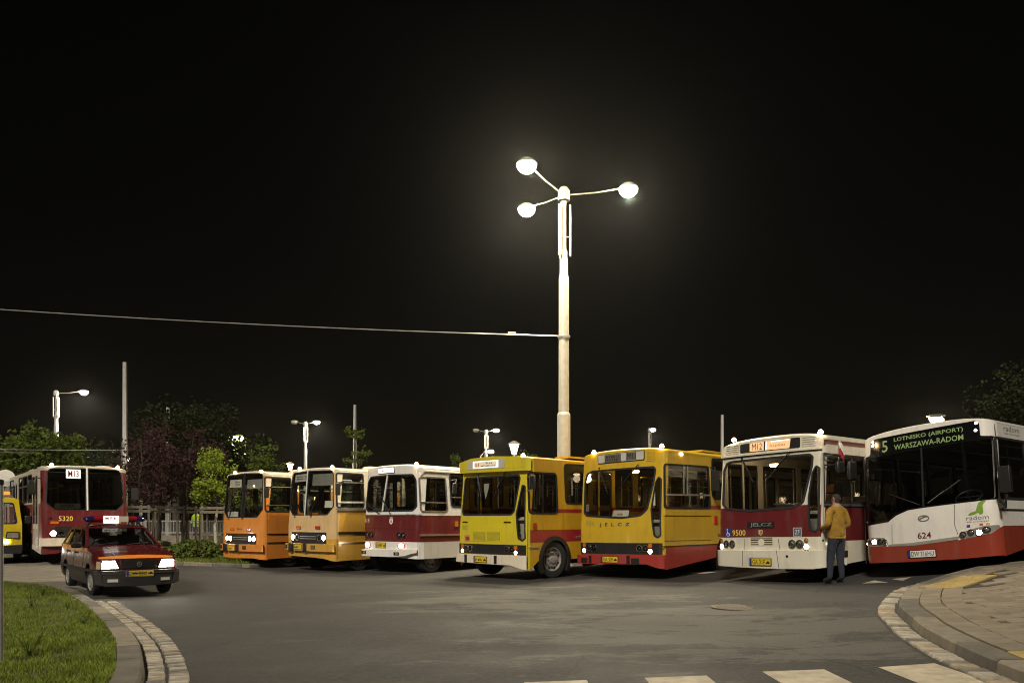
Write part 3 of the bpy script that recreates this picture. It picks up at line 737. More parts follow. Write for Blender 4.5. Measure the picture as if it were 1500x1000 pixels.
    def side_windows(s, spans, z0, z1, r=.09, fm=None, sides=(1, -1), bar=None, barm=ALU):
        for sg in sides:
            for a, b in spans:
                w = s.win(sg, 'window', rect(a, z0, b, z1), r, .028, fm)
                if bar: s.strip(sg, 'glazing_bar', (a + .03, bar), (b - .03, bar), .03, -.01, .012, barm, w)

CABL = emis('cabin_lamp_lit', (1., .72, .42), 6.)
ORG = pm('paint_orange', (.66, .235, .035), .32, coat=.6, var=.06, scale=2, dirt=0.36, streak=True, bump=.06, bscale=2.2)
OCH = pm('paint_ochre', (.58, .32, .045), .32, coat=.6, var=.06, scale=2, dirt=0.36, streak=True, bump=.06, bscale=2.2)
PEA = pm('paint_peach', (.66, .44, .20), .32, coat=.6, var=.06, scale=2, dirt=0.32, streak=True, bump=.06, bscale=2.2)
CRM = pm('paint_cream', (.72, .63, .47), .32, coat=.6, var=.05, scale=2, dirt=0.32, streak=True, bump=.06, bscale=2.2)
WHP = pm('paint_white', (.76, .73, .66), .30, coat=.6, var=.04, scale=2, dirt=0.29, streak=True, bump=.06, bscale=2.2)
GRW = pm('paint_grey_white', (.50, .47, .40), .35, coat=.3, var=.06, scale=2, dirt=0.39, streak=True, bump=.06, bscale=2.2)
MAR = pm('paint_maroon', (.125, .014, .016), .28, coat=.6, var=.08, scale=2, dirt=0.29, streak=True, bump=.06, bscale=2.2)
LIM = pm('paint_lime_yellow', (.62, .50, .025), .30, coat=.6, var=.05, scale=2, dirt=0.29, streak=True, bump=.06, bscale=2.2)
YEL = pm('paint_golden_yellow', (.60, .34, .015), .30, coat=.6, var=.05, scale=2, dirt=0.34, streak=True, bump=.06, bscale=2.2)
MUS = pm('paint_mustard', (.56, .36, .022), .30, coat=.6, var=.05, scale=2, dirt=0.34, streak=True, bump=.06, bscale=2.2)
RED = pm('paint_red', (.33, .034, .026), .30, coat=.6, var=.06, scale=2, dirt=0.34, streak=True, bump=.06, bscale=2.2)
STR = pm('paint_stripe_red', (.33, .02, .03), .30, coat=.6, var=.06, scale=2, dirt=0.29, streak=True, bump=.06, bscale=2.2)
SRD = pm('paint_brick_red', (.25, .034, .016), .30, coat=.6, var=.05, scale=2, dirt=0.34, streak=True, bump=.06, bscale=2.2)
SIGN = pm('sign_lit_white', (.7, .7, .66), .5, var=0, emit=(1., .95, .88), es=.42)
SIGNO = pm('sign_lit_orange', (.7, .45, .3), .5, var=0, emit=(1., .40, .14), es=.26)
SIGND = pm('sign_lit_dim', (.6, .5, .34), .5, var=.05, emit=(1., .8, .5), es=.12)
LOUV = pm('louvre_dark', (.05, .04, .02), .7, var=.1)
CRMS = pm('seal_cream', (.55, .50, .40), .5, var=.05)
GRED = pm('sign_red_ink', (.45, .02, .06), .6, var=0)
SEAM = pm('panel_gap', (.015, .013, .01), .8, var=0)

def ikarus(b, dz, dvx, divm, body, upper, lower, plate, lampscale=1., blind=True, sidez=1.85, sill=True, midd=-.15):
    """flat-fronted city bus with split windscreen, black grille box and sectioned bumper"""
    W = b.h
    L = rpoly([(-1.13, 1.95 - dz), (-.9, 1.73 - dz), (dvx - .03, 1.73 - dz), (dvx - .03, 3.10), (-1.0, 3.07), (-1.09, 2.95)], [.1, .1, .02, .03, .1, .05])
    Rr = rpoly([(dvx + .03, 1.73 - dz), (.90, 1.73 - dz), (1.15, 1.97 - dz), (1.06, 2.98), (.98, 3.08), (dvx + .03, 3.10)], [.02, .14, .12, .1, .05, .03])
    b.holes['F'] += [L, Rr]
    for p, nm in ((L, 'windscreen'), (Rr, 'windscreen')):
        m = MB(); m.patch(inset(p, -.008), b.F, -.02, .01, holes=[inset(p, .022)], cu=b.cu, cv=b.cv); w = m.build(nm, RUB, b.root, 35)
        g = MB(); g.patch(inset(p, .012), b.F, None, -.008, cu=b.cu, cv=b.cv); g.build('pane', WSG, w)
    b.strip('F', 'centre_bar', (dvx, 1.72 - dz), (dvx, 3.11), .045, -.01, .022, divm)
    g = b.pa('F', 'grille', rect(-.90, .86 - dz, .90, 1.2 - dz), -.01, .012, BLK, r=.03)
    for z in (1.0, 1.07): b.strip('F', 'grille_bar', (-.42, z - dz), (.42, z - dz), .022, .012, .03, ALU, g)
    return g

def ikarus_front(b, dz, bmat, lit):
    for x in (-.80, -.58, .58, .80): b.lamp('F', 'headlamp', (x, 1.03 - dz), .10, .10, HLIT if lit(x) else None, off=.012)
    for a, c in ((-1.22, -.95), (-.70, -.16), (.05, 1.2)):
        o = b.pa('F', 'bumper', rect(a, .62 - dz, c, .85 - dz), -.05, .10, bmat, bevel=.015)
    for a in (-.94, -.15): b.pa('F', 'bumper_overrider', rect(a + .01, .60 - dz, a + .19, .86 - dz), -.04, .125, BLK, bevel=.02)
    f = b.pa('F', 'fog_lamp', rect(.28, .69 - dz, .47, .80 - dz), .10, .115, BLK); b.pa('F', 'lens', rect(.33, .71 - dz, .45, .78 - dz), .115, .122, REFL, f)
    f = b.pa('F', 'fog_lamp', rect(-1.16, .69 - dz, -1.02, .80 - dz), .10, .115, BLK); b.pa('F', 'lens', rect(-1.13, .71 - dz, -1.06, .78 - dz), .115, .122, REFL, f)
    for x in (-.5, .5): b.pa('F', 'turn_signal', rect(x - .12, 1.30 - dz, x + .12, 1.39 - dz), 0, .03, AMB if x < 0 else REDL, r=.02)
    b.wiper((-.75, 1.66 - dz), (-.55, 2.05 - dz)); b.wiper((.12, 1.66 - dz), (-.02 + .25, 2.0 - dz))

rake_i = ((0, 0), (1.35, 0), (3.2, .16))
# --- orange bus
b = Bus('orange_bus', 'orange single-deck bus leftmost of the row facing the road, nearest the green hedge', (-9.0, 26.4, -.083), 39.8, 2.5, 9, .29, 3.02, .16, rake_i, .04, .18)
dz = .09
ikarus(b, dz, 0.02, BLK, ORG, CRM, ORG, None)
b.far_door(); b.win(1, 'cab_window', [(.12, 1.83), (1.15, 1.83), (1.09, 2.95), (.1, 2.95)], .09, .03)
b.side_windows([(1.42, 2.7), (2.95, 4.2), (4.45, 5.7), (5.95, 7.2), (7.45, 8.7)], 1.83, 2.93, bar=2.55, sides=(1,))
b.side_windows([(1.42, 2.7), (2.95, 4.2), (4.45, 5.7), (5.95, 7.2), (7.45, 8.7)], 1.83, 2.93, bar=2.55, sides=(-1,))
b.shell([ORG, CRM], lambda x, z: 1 if z > 3.0 else 0, lambda y, z: 1 if z > 2.55 else 0, [(-1.25, .32), (-1.0, .30), (-.4, .29), (.75, .31), (1.1, .28), (1.25, .27)], lining=INT, arches=[(6.6, .45, .6)], fz=[3.0], sz=[2.55], roofmat=CRM)
ikarus_front(b, dz, ORG, lambda x: True)
b.plate(-.62, .54, -.21, .69, None, .105)
for z in (1.1, .82): b.strip(1, 'side_moulding', (.2, z), (8.9, z), .035, 0, .02, BLK)
b.strip(1, 'panel_seam', (.19, .3), (.19, 1.8), .012, 0, .002, SEAM)
b.strip(1, 'window_bar', (.16, 2.63), (1.1, 2.64), .03, .0, .02, ALU); b.strip(1, 'window_bar', (.18, 2.04), (1.13, 2.04), .03, .0, .02, ALU)
b.pa('F', 'route_card', [(-.98, 2.66), (-.22, 2.66), (-.22, 2.92), (-.98, 2.92)], -.06, -.05, PAPER); b.smudge('F', -.62, 2.72, -.3, 2.88, 2, 6, INK, None, -.047)
b.pa('F', 'sun_blind', [(.1, 2.6), (.98, 2.6), (.95, 2.9), (.1, 2.9)], -.08, -.07, CLOTH)
b.pa('F', 'paper', [(-.95, 1.66), (-.3, 1.66), (-.32, 1.84), (-.97, 1.84)], -.07, -.06, PAPER)
b.tx('F', 'Ikarus', -.22, 1.22, .12, 1.31, INK, off=.004, shear=.3)
b.marker(-.60, 3.14); b.marker(.93, 3.13)
m = MB(); m.lathe([(.26, 0), (.27, .05), (.2, .12), (.001, .14)], 18, (.85, 1.6, 3.12)); m.build('roof_vent', CRM, b.root)
for y in (1.1, 6.6):
    for x in (-1.02, 1.02): b.wheel(x, y, .47)
b.interior(SEATB, RAIL)
b.mirror((1.27, .25, 2.6), (1.42, .05, 2.45), .05, .38, .16)
m = MB(); m.tube([b.F(-1.2, 2.1, 0), b.F(-1.2, 2.1, .28)], .014); m.box(b.F(-1.22, 2.2, .3), (.06, .12, .3)); m.build('mirror', BLK, b.root)
# --- ochre bus
b = Bus('ochre_bus', 'ochre and cream bus with white windscreen bar, between the orange and white-maroon ones', (-6.298, 24.618, -.10), 40.9, 2.5, 9, .34, 3.05, .15, rake_i, .04, .18)
ikarus(b, 0, -.22, WHT, OCH, CRM, OCH, None)
b.far_door(); b.win(1, 'cab_window', [(.14, 1.95), (1.17, 1.95), (1.14, 3.0), (.12, 3.0)], .09, .03)
for sg in (1, -1): b.side_windows([(1.45, 2.7), (2.95, 4.2), (4.45, 5.7), (5.95, 7.2), (7.45, 8.7)], 1.95, 2.98, bar=2.6, sides=(sg,))
b.shell([OCH, PEA, CRM], lambda x, z: 2 if z > 3.0 else (1 if z > 1.0 else 0), lambda y, z: 2 if z > 1.93 else 0, [(-1.25, .46), (-1.0, .45), (-.5, .44), (.3, .43), (.8, .40), (1.25, .33)], lining=INT, arches=[(6.6, .45, .58)], fz=[3.0, 1.0], sz=[1.93], roofmat=CRM)
ikarus_front(b, 0, OCH, lambda x: abs(x) > .7)
b.plate(-.66, .67, -.22, .81, None, .105)
b.strip(1, 'side_moulding', (.2, 1.18), (8.9, 1.16), .08, 0, .025, BLK); b.strip(1, 'side_moulding', (.2, .89), (8.9, .87), .035, 0, .02, ALU)
b.strip(1, 'window_sill', (.12, 1.89), (8.9, 1.89), .06, 0, .03, ALU)
b.strip(1, 'panel_seam', (.15, .36), (.15, 1.82), .012, 0, .002, SEAM)
b.strip(1, 'window_bar', (.15, 2.71), (1.13, 2.72), .03, 0, .02, ALU); b.strip(1, 'window_bar', (.18, 2.11), (1.14, 2.12), .05, 0, .02, WHT)
b.pa('F', 'route_card', [(-1.02, 2.78), (-.27, 2.80), (-.27, 3.04), (-1.0, 3.02)], -.06, -.05, PAPER); b.smudge('F', -.9, 2.84, -.32, 2.98, 2, 9, INK, None, -.047)
b.pa('F', 'sun_blind', [(-.05, 2.64), (1.0, 2.64), (.97, 3.0), (-.05, 3.0)], -.08, -.07, CLOTH)
b.pa('F', 'paper', [(.68, 1.95), (1.05, 1.95), (1.05, 2.16), (.68, 2.16)], -.06, -.05, PAPER)
b.marker(-.70, 3.19); b.marker(.97, 3.17)
m = MB(); m.lathe([(.27, 0), (.28, .05), (.21, .12), (.001, .14)], 18, (.85, 1.75, 3.14)); m.build('roof_vent', CRM, b.root)
for y in (1.05, 6.6):
    for x in (-1.02, 1.02): b.wheel(x, y, .47)
b.interior(SEATB, RAIL)
b.mirror((1.27, .25, 2.7), (1.42, .05, 2.5), .05, .38, .16)
# --- white and maroon bus
b = Bus('white_maroon_bus', 'white bus with a broad maroon band and domed roof sign, right of the ochre bus', (-3.631, 23.313, -.054), 40.6, 2.5, 9, .42, 2.98, .18, ((0, 0), (1.3, 0), (2.85, .12), (3.2, .10)), .06, .2)
b.win('F', 'windscreen', [(-1.0, 1.78), (.98, 1.79), (1.13, 1.9), (1.06, 2.66), (.93, 2.84), (0, 2.86), (-.95, 2.83), (-1.08, 2.66), (-1.14, 1.9)], .12, .03)
b.strip('F', 'centre_bar', (-.29, 1.79), (-.15, 2.85), .045, -.01, .02, WHT)
b.far_door(); b.win(1, 'cab_window', [(.14, 1.77), (1.22, 1.77), (1.12, 2.77), (.07, 2.76)], .1, .03, ALU)
b.win(1, 'window', [(1.36, 1.92), (2.5, 1.92), (2.5, 2.9), (1.27, 2.9)], .12, .035, RUB)
b.side_windows([(2.7, 4.0), (4.2, 5.5), (5.7, 7.0), (7.2, 8.6)], 1.92, 2.88, r=.12, bar=2.2, sides=(1,)); b.side_windows([(1.4, 2.6), (2.8, 4.0), (4.2, 5.5), (5.7, 7.0), (7.2, 8.6)], 1.92, 2.88, r=.12, sides=(-1,))
b.shell([WHP, MAR, GRW], lambda x, z: 1 if .90 < z < 1.66 else 0, lambda y, z: 1 if .90 < z < 1.66 else (2 if z < .9 else 0), [(-1.25, .45), (.2, .45), (1.25, .42)], lining=INT, arches=[(6.4, .45, .58)], fz=[.9, 1.66], sz=[.9, 1.66], roofmat=WHP)
sg_ = b.pa('F', 'destination_sign', [(-.56, 2.90), (.18, 2.91), (.15, 3.09), (-.60, 3.07)], 0, .02, BLK, r=.02); b.pa('F', 'lit_panel', [(-.54, 2.915), (.165, 2.925), (.137, 3.075), (-.58, 3.058)], .02, .026, SIGN, sg_, r=.015); b.smudge('F', -.36, 2.95, -.12, 3.03, 1, 4, GRED, sg_, .03)
b.strip('F', 'waist_strip', (-1.22, 1.68), (1.22, 1.68), .03, 0, .02, ALU); b.strip('F', 'panel_seam', (-1.1, 1.275), (1.1, 1.28), .012, 0, .002, SEAM)
em = b.pa('F', 'coat_of_arms', [(.05, 1.45), (.13, 1.40), (.20, 1.45), (.20, 1.56), (.05, 1.56)], 0, .004, WHT); b.pa('F', 'crown', rect(.06, 1.585, .19, 1.61), 0, .004, WHT, em); b.pa('F', 'charge', [(.09, 1.46), (.16, 1.46), (.14, 1.53), (.11, 1.53)], .004, .006, GRED, em)
b.tx('F', '318', -1.15, 1.46, -.90, 1.58, WHT)
for x in (-.98, -.78, .48, .66):
    b.lamp('F', 'headlamp', (x, 1.09), .085, .09, None, off=.012, ring=BLK)
for x in (-.95, .58):
    o = b.pa('F', 'fog_lamp', ell((x, .785), .14, .085), 0, .03, REDL); b.pa('F', 'lit_bulb', ell((x + .02, .785), .10, .07), .03, .045, PLIT, o)
b.plate(-.55, .72, -.10, .86, None, .012, tail=1)
b.pa('F', 'bumper', [(-1.2, .45), (.23, .46), (.23, .67), (-1.2, .65)], -.04, .10, WHP, bevel=.02); b.pa('F', 'bumper', [(.25, .46), (.80, .50), (1.16, .60), (1.16, .69), (.25, .68)], -.04, .10, WHP, bevel=.02)
for x in (-1.02, .47): o = b.pa('F', 'bumper_lamp', rect(x - .11, .52, x + .11, .605), .10, .112, BLK); b.pa('F', 'lens', rect(x - .03, .535, x + .08, .59), .112, .118, REFL, o)
b.strip(1, 'side_moulding', (.1, 1.10), (8.8, 1.06), .05, 0, .03, ALU); b.pa(1, 'side_marker', rect(1.51, 1.33, 1.63, 1.49), 0, .03, AMB)
b.strip(1, 'rain_gutter', (.02, 2.93), (8.9, 2.93), .03, 0, .03, WHP); b.strip(1, 'panel_seam', (.03, .45), (.03, .9), .012, 0, .002, SEAM)
w = b.strip(1, 'window_bar', (.14, 2.04), (1.19, 2.03), .035, 0, .02, ALU); b.strip(1, 'window_bar', (1.34, 2.2), (2.48, 2.2), .03, 0, .02, ALU)
b.marker(1.06, 3.12); b.wiper((-.4, 1.72), (-.9, 1.95)); b.wiper((.1, 1.72), (-.25, 2.1))
for y in (.68, 6.4):
    for x in (-1.0, 1.0): b.wheel(x, y, .45)
b.interior(SEAT, RAIL); b.mirror((1.27, 1.35, 2.7), (1.45, 1.3, 2.45), .06, .34, .16, ALU)
# --- lime fronted bus
b = Bus('lime_yellow_bus', 'bus with lime-yellow front, golden sides with red bands and an exposed front wheel', (-.558, 20.168, .007), 44.0, 2.5, 9, .26, 2.96, .12, ((0, 0), (1.2, 0), (2.6, .13), (3.2, .13)), .05, .1)
b.win('F', 'windscreen', [(-1.07, 1.60), (.70, 1.60), (.80, 1.69), (.92, 2.5), (.88, 2.59), (-1.06, 2.58), (-1.1, 2.5), (-1.12, 1.68)], .08, .03)
b.win('F', 'quarter_window', [(1.09, .96), (1.185, 1.02), (1.10, 2.30), (1.0, 2.34), (.86, 1.62), (.96, 1.02)], [.05, .06, .05, .05, .05, .05], .02)
b.far_door(); b.win(1, 'cab_window', [(.11, 1.63), (1.18, 1.63), (1.12, 2.65), (.06, 2.64)], .12, .03)
b.win(1, 'window', [(1.48, 1.89), (2.75, 1.89), (2.75, 2.92), (1.41, 2.90)], .12, .03)
b.side_windows([(2.95, 4.25), (4.5, 5.8), (6.05, 7.35), (7.6, 8.7)], 1.89, 2.9, r=.12, sides=(1,)); b.side_windows([(1.45, 2.75), (2.95, 4.25), (4.5, 5.8), (6.05, 7.35), (7.6, 8.7)], 1.75, 2.9, r=.12, sides=(-1,))
stripe5 = lambda y, z: 1 if (.92 < z < 1.23 or 1.65 < z < 1.75) else 0
b.shell([YEL, STR, LIM], lambda x, z: 2, stripe5, [(-1.25, .40), (.3, .38), (.78, .36), (1.25, .27)], arches=[(1.06, .47, .60), (6.5, .47, .60)], sz=[.92, 1.23, 1.65, 1.75], roofmat=YEL)
v = b.pa('F', 'roof_visor', [(-1.24, 2.70), (1.22, 2.68), (1.22, 2.98), (.9, 3.035), (.05, 3.085), (-.75, 3.065), (-1.24, 2.97)], -.02, .10, LIM, bevel=.02)
b.pa('F', 'sign_panel', rect(-.90, 2.77, .48, 3.0), .10, .108, GRW, v, r=.03); b.pa('F', 'lit_sign', rect(-.66, 2.80, .27, 2.98), .108, .113, SIGN, v); b.pa('F', 'blind', rect(-.60, 2.82, .21, 2.96), .113, .116, SIGND, v)
b.smudge('F', -.58, 2.83, -.38, 2.95, 1, 3, GRED, v, .119); b.smudge('F', -.34, 2.83, .17, 2.88, 1, 11, INK, v, .119); b.smudge('F', -.16, 2.90, .08, 2.95, 1, 4, INK, v, .119)
for a, c in ((-1.2, -.96), (.54, 1.16)): b.pa('F', 'hatch', rect(a, 2.76, c, 2.98), .10, .104, LIM, v, r=.02)
for a, c in ((-1.08, -.88), (.47, .70)): b.pa('F', 'air_slot', rect(a, 1.40, c, 1.435), -.01, .012, BLK, r=.015)
ht = b.pa('F', 'service_hatch', rect(-.74, .93, .42, 1.34), 0, .008, LIM, r=.01)
for a, c in ((-.63, -.16), (-.10, .36)):
    g = b.pa('F', 'vent_grille', rect(a, .94 + .02, c, 1.17), .008, .011, pm('vent_olive', (.33, .29, .03), .6), ht)
    mm = MB()
    for k in range(9): mm.patch(rect(a + .01, .965 + k * .023, c - .01, .965 + k * .023 + .009), b.F, .010, .016)
    tag(mm.build('louvre', LIM, ht), kind='stuff')
b.tx('F', '003', -1.08, 1.22, -.87, 1.34, pm('number_olive', (.30, .28, .04), .6, var=0)); b.pa('F', 'sticker', rect(-.98, .92, -.76, 1.08), 0, .003, pm('sticker_orange', (.5, .24, .05), .6)); b.pa('F', 'sticker_print', rect(-.93, .95, -.80, 1.04), .003, .005, STR)
b.pa('F', 'lamp_panel', rect(-1.2, .61, 1.2, .86), -.01, .012, BLK)
for x in (-.90, -.72, .60, .76): b.lamp('F', 'headlamp', (x, .745), .078, .088, None, off=.012)
for x in (-1.04, .90):
    b.lamp('F', 'position_lamp', (x, .67), .062, .062, PLIT, off=.012); b.pa('F', 'turn_signal', rect(x - .045, .75, x + .045, .84), .012, .03, AMB)
b.pa('F', 'bumper', [(-1.23, .38), (.32, .36), (.78, .36), (1.21, .265), (1.21, .61), (.78, .61), (-1.23, .59)], -.04, .10, CRM, bevel=.012)
for a in (-.85, .25): b.pa('F', 'bumper_pad', rect(a, .385, a + .085, .585), .10, .118, BLK)
b.plate(-.48, .405, -.01, .54, None, .115, tail=1)
for y, dy in ((1.06, 0), (6.5, 0)):
    m = MB(); pts = []
    for rr in (.60, .50):
        pts.append([Vector((1.262, y + rr * math.cos(math.pi * i / 16), .47 + rr * math.sin(math.pi * i / 16))) for i in range(-3, 20)])
    m.grid([[p - Vector((.09, 0, 0)) for p in pts[0]], [p + Vector((.02, 0, 0)) for p in pts[0]], [p + Vector((.02, 0, 0)) for p in pts[1]], [p - Vector((.30, 0, 0)) for p in pts[1]]]); m.build('wheel_arch', BLK, b.root)
b.strip(1, 'panel_seam', (1.38, 1.09), (1.38, 1.86), .012, 0, .002, SEAM); b.pa(1, 'side_marker', rect(.24, 1.26, .35, 1.40), 0, .03, REDL); b.strip(1, 'door_handle', (.11, .80), (.43, .80), .03, 0, .02, ALU); b.strip(1, 'cab_seam', (.05, .3), (.05, 1.7), .01, 0, .002, SEAM)
b.strip(1, 'window_bar', (.6, 1.65), (.6, 2.63), .035, -.01, .014, BLK)
b.wiper((-.55, 2.62), (-.48, 2.35)); b.wiper((.45, 2.66), (.22, 2.28))
b.marker(1.0, 3.05)
m = MB(); m.box((.9, 2.4, 3.10), (.5, 1.3, .05)); m.build('roof_hatch', YEL, b.root)
m = MB(); m.tube([(1.26, .02, 2.5), (1.48, -.05, 2.55), (1.50, -.05, 2.2), (1.26, .02, 2.17)], .017, 6); m.build('mirror_arm', ALU, b.root); m = MB(); m.box((1.50, -.03, 2.37), (.17, .07, .34)); m.build('mirror', BLK, b.root, 30, .03)
m = MB(); m.tube([(1.27, 1.55, 2.5), (1.45, 1.5, 2.55), (1.45, 1.5, 2.1), (1.27, 1.55, 2.08)], .014, 6); m.build('rear_view_bracket', ALU, b.root)
for y in (1.06, 6.5):
    for x in (-1.07, 1.07): b.wheel(x, y, .48, steer=-6 if y < 3 else 0)
b.interior(SEATB, RAIL, CRMS, wheelx=.35, dz=1.42)
m = MB(); m.box(b.F(-.7, 1.63, -.12), (.5, .18, .015)); m.build('papers', PAPER, b.root)
m = MB(); m.patch([(-.42, 2.26), (-.34, 2.02), (-.26, 2.26), (-.24, 2.42), (-.44, 2.42)], b.F, -.10, -.09); m.build('pennant', PAPER, b.root)
# --- mustard bus
b = Bus('mustard_red_bus', 'mustard-yellow bus with red lower panels and red bumper, small white-red flag on its side', (2.573, 19.452, .052), 43.0, 2.5, 9, .24, 3.02, .17, ((0, 0), (1.3, 0), (3.2, .2)), .1, .12, roll=.8)
b.win('F', 'windscreen', [(-1.08, 1.62), (-.99, 1.54), (.11, 1.47), (.67, 1.52), (.84, 1.68), (.97, 2.28), (1.01, 2.62), (.95, 2.69), (-.88, 2.68), (-1.05, 2.61), (-1.11, 2.4)], [.05, .1, .3, .25, .1, .2, .07, .07, .1, .07, .2], .03)
b.win('F', 'quarter_window', [(1.12, .99), (1.185, 1.05), (1.16, 2.38), (1.09, 2.44), (1.01, 2.30), (.93, 1.67), (1.02, 1.05)], .05, .02)
b.far_door(.35, 1.5); b.win(1, 'cab_window', [(.18, 1.69), (2.34, 1.70), (2.26, 2.77), (.19, 2.74)], .09, .035)
b.win(1, 'window', [(2.56, 1.94), (3.7, 1.94), (3.7, 3.0), (2.42, 2.99), (2.42, 2.05)], .1, .035)
b.side_windows([(3.95, 5.2), (5.45, 6.7), (6.95, 8.6)], 1.94, 2.97, r=.1, sides=(1,)); b.side_windows([(1.65, 2.5), (2.75, 3.7), (3.95, 5.2), (5.45, 6.7), (6.95, 8.6)], 1.75, 2.9, r=.1, sides=(-1,))
sf6 = lambda y, z: 1 if (z < .79 or 1.68 < z < 1.78) else 0
b.shell([MUS, RED], lambda x, z: 1 if z < .59 else 0, sf6, [(-1.25, .35), (.86, .37), (1.25, .25)], arches=[(3.22, .45, .62), (7.2, .45, .62)], fz=[.59], sz=[.79, 1.68, 1.78], roofmat=MUS)
sg_ = b.pa('F', 'destination_sign', [(-.68, 2.84), (.70, 2.86), (.69, 3.10), (-.71, 3.07)], 0, .016, BLK, r=.03); b.pa('F', 'sign_panel', [(-.66, 2.855), (.68, 2.875), (.67, 3.085), (-.69, 3.055)], .016, .022, GRW, sg_, r=.02)
for p, t in (([(-.45, 2.86), (.05, 2.87), (.03, 3.06), (-.47, 3.05)], None), ([(.20, 2.88), (.48, 2.885), (.47, 3.07), (.19, 3.065)], 'M11')):
    b.pa('F', 'display', p, .022, .026, pm('display_dim', (.11, .10, .075), .4), sg_)
b.tx('F', 'M11', .22, 2.90, .46, 3.05, INK, sg_, .03); b.smudge('F', -.42, 2.89, 0, 3.03, 2, 8, INK, sg_, .03)
mm = MB()
for k in range(5): mm.patch(rect(.76, 2.83 + k * .05, .98, 2.845 + k * .05), b.F, -.004, .012)
tag(mm.build('louvre', MUS, b.root), kind='stuff')
b.tx('F', 'J  E  L  C  Z', -.53, 1.26, .37, 1.36, INK, bold=.01); b.tx('F', '966', -.99, 1.29, -.71, 1.42, pm('number_olive', (.30, .28, .04), .6))
b.pa('F', 'lamp_panel', rect(-1.2, .60, 1.21, .87), -.01, .012, BLK)
for x in (-.90, -.72, .64, .80): b.lamp('F', 'headlamp', (x, .74), .08, .085, None, off=.012)
for x in (-1.04, .93): b.lamp('F', 'position_lamp', (x, .67), .07, .07, PLIT, off=.012); b.pa('F', 'turn_signal', rect(x - .045, .765, x + .045, .86), .012, .03, AMB)
b.pa('F', 'bumper', [(-1.23, .34), (.86, .37), (1.22, .26), (1.22, .59), (-1.23, .565)], -.04, .10, RED, bevel=.012)
for a, c, z0, z1 in ((-1.07, -.86, .37, .5), (-.81, -.725, .365, .555), (.34, .425, .38, .57), (.465, .68, .38, .51)): b.pa('F', 'bumper_pad', rect(a, z0, c, z1), .10, .112, BLK)
b.plate(-.40, .40, .09, .535, 'GA 30F', .112, tail=1)
ht = b.pa(1, 'side_hatch', rect(.17, .91, 2.35, 1.51), 0, .004, MUS); b.strip(1, 'hatch_rail', (.17, 1.51), (2.36, 1.51), .02, 0, .01, BLK); b.strip(1, 'hatch_rail', (.15, .92), (2.35, .90), .012, .004, .006, SEAM); b.strip(1, 'side_moulding', (.03, .79), (8.9, .79), .022, 0, .012, BLK)
b.pa(1, 'side_marker', rect(2.51, 1.32, 2.65, 1.51), 0, .03, REDL)
for a in (1.05, 1.23): b.strip(1, 'window_bar', (a, 2.03), (a, 2.74), .03, -.01, .014, ALU)
b.strip(1, 'window_bar', (.21, 2.01), (2.29, 2.04), .04, -.01, .018, ALU)
b.marker(1.13, 3.16); b.marker(-.85, 3.15)
m = MB(); m.lathe([(.04, 0), (.03, .03), (.001, .035)], 10, (1.25, .95, 3.01), 'X'); m.build('side_lamp', MLIT, b.root)
b.wiper((-.62, 2.74), (-.45, 2.38)); b.wiper((.55, 2.75), (.22, 2.40))
m = MB(); m.box((.7, 2.9, 3.20), (.6, 1.0, .05)); m.build('roof_hatch', MUS, b.root)
m = MB(); m.tube([(1.26, 2.33, 2.75), (1.42, 2.28, 2.75), (1.44, 2.28, 2.2)], .018, 6); m.box((1.44, 2.26, 2.4), (.2, .08, .5)); m.build('mirror', BLK, b.root)
for y in (3.22, 7.2):
    for x in (-1.07, 1.07): b.wheel(x, y, .48)
b.interior(SEATB, RAILY, INT, y0=2.9, wheelx=.5, dz=1.30); b.cabin_lamp((-.45, 1.5, 2.70), 1.3)
m = MB(); m.patch([(-.22, 1.53), (.26, 1.52), (.28, 1.67), (-.18, 1.68)], b.F, -.10, -.09); m.build('paper', PAPER, b.root)
m = MB(); m.patch(rect(-1.07, 1.66, -.95, 1.84), b.F, -.03, -.025); m.build('card', PAPER, b.root)
b.pa('F', 'notice', [(-.06, 1.56), (.1, 1.56), (.1, 1.60), (-.06, 1.60)], -.085, -.084, pm('print_orange', (.5, .2, .08), .8))
# --- maroon and cream low-floor bus
b = Bus('maroon_cream_bus', 'cream bus with maroon waist band and fleet number 9500 beside a wheelchair sign', (5.324, 16.729, .167), 51.6, 2.5, 9, .34, 2.90, .21, ((0, 0), (1.3, 0), (3.2, .2)), .1, .12, roll=1.5)
b.win('F', 'windscreen', [(-1.13, 1.69), (-1.02, 1.58), (-.34, 1.51), (.62, 1.54), (.87, 1.64), (1.03, 2.38), (1.04, 2.57), (.97, 2.63), (-.94, 2.63), (-1.06, 2.60), (-1.14, 2.44)], [.06, .1, .4, .25, .1, .2, .06, .06, .05, .08, .1], .032)
b.win('F', 'quarter_window', [(1.11, 1.05), (1.19, 1.12), (1.175, 2.33), (1.11, 2.39), (1.03, 2.24), (.97, 1.75), (1.0, 1.10)], .05, .02)
b.far_door(.45, 1.6, .7, 2.62); b.win(1, 'cab_window', rect(.2, 1.62, 2.2, 2.62), .05, .035); b.side_windows([(2.3, 3.5), (3.6, 4.8), (4.9, 6.1), (6.2, 7.4), (7.5, 8.7)], 1.62, 2.62, r=.06, sides=(1,)); b.side_windows([(1.8, 3.2), (3.4, 4.8), (5.0, 6.4), (6.6, 8.6)], 1.5, 2.62, r=.06, sides=(-1,))
CRP = pm('paint_ivory', (.66, .61, .48), .32, coat=.6, var=.05, scale=2, dirt=0.34, streak=True, bump=.06, bscale=2.2)
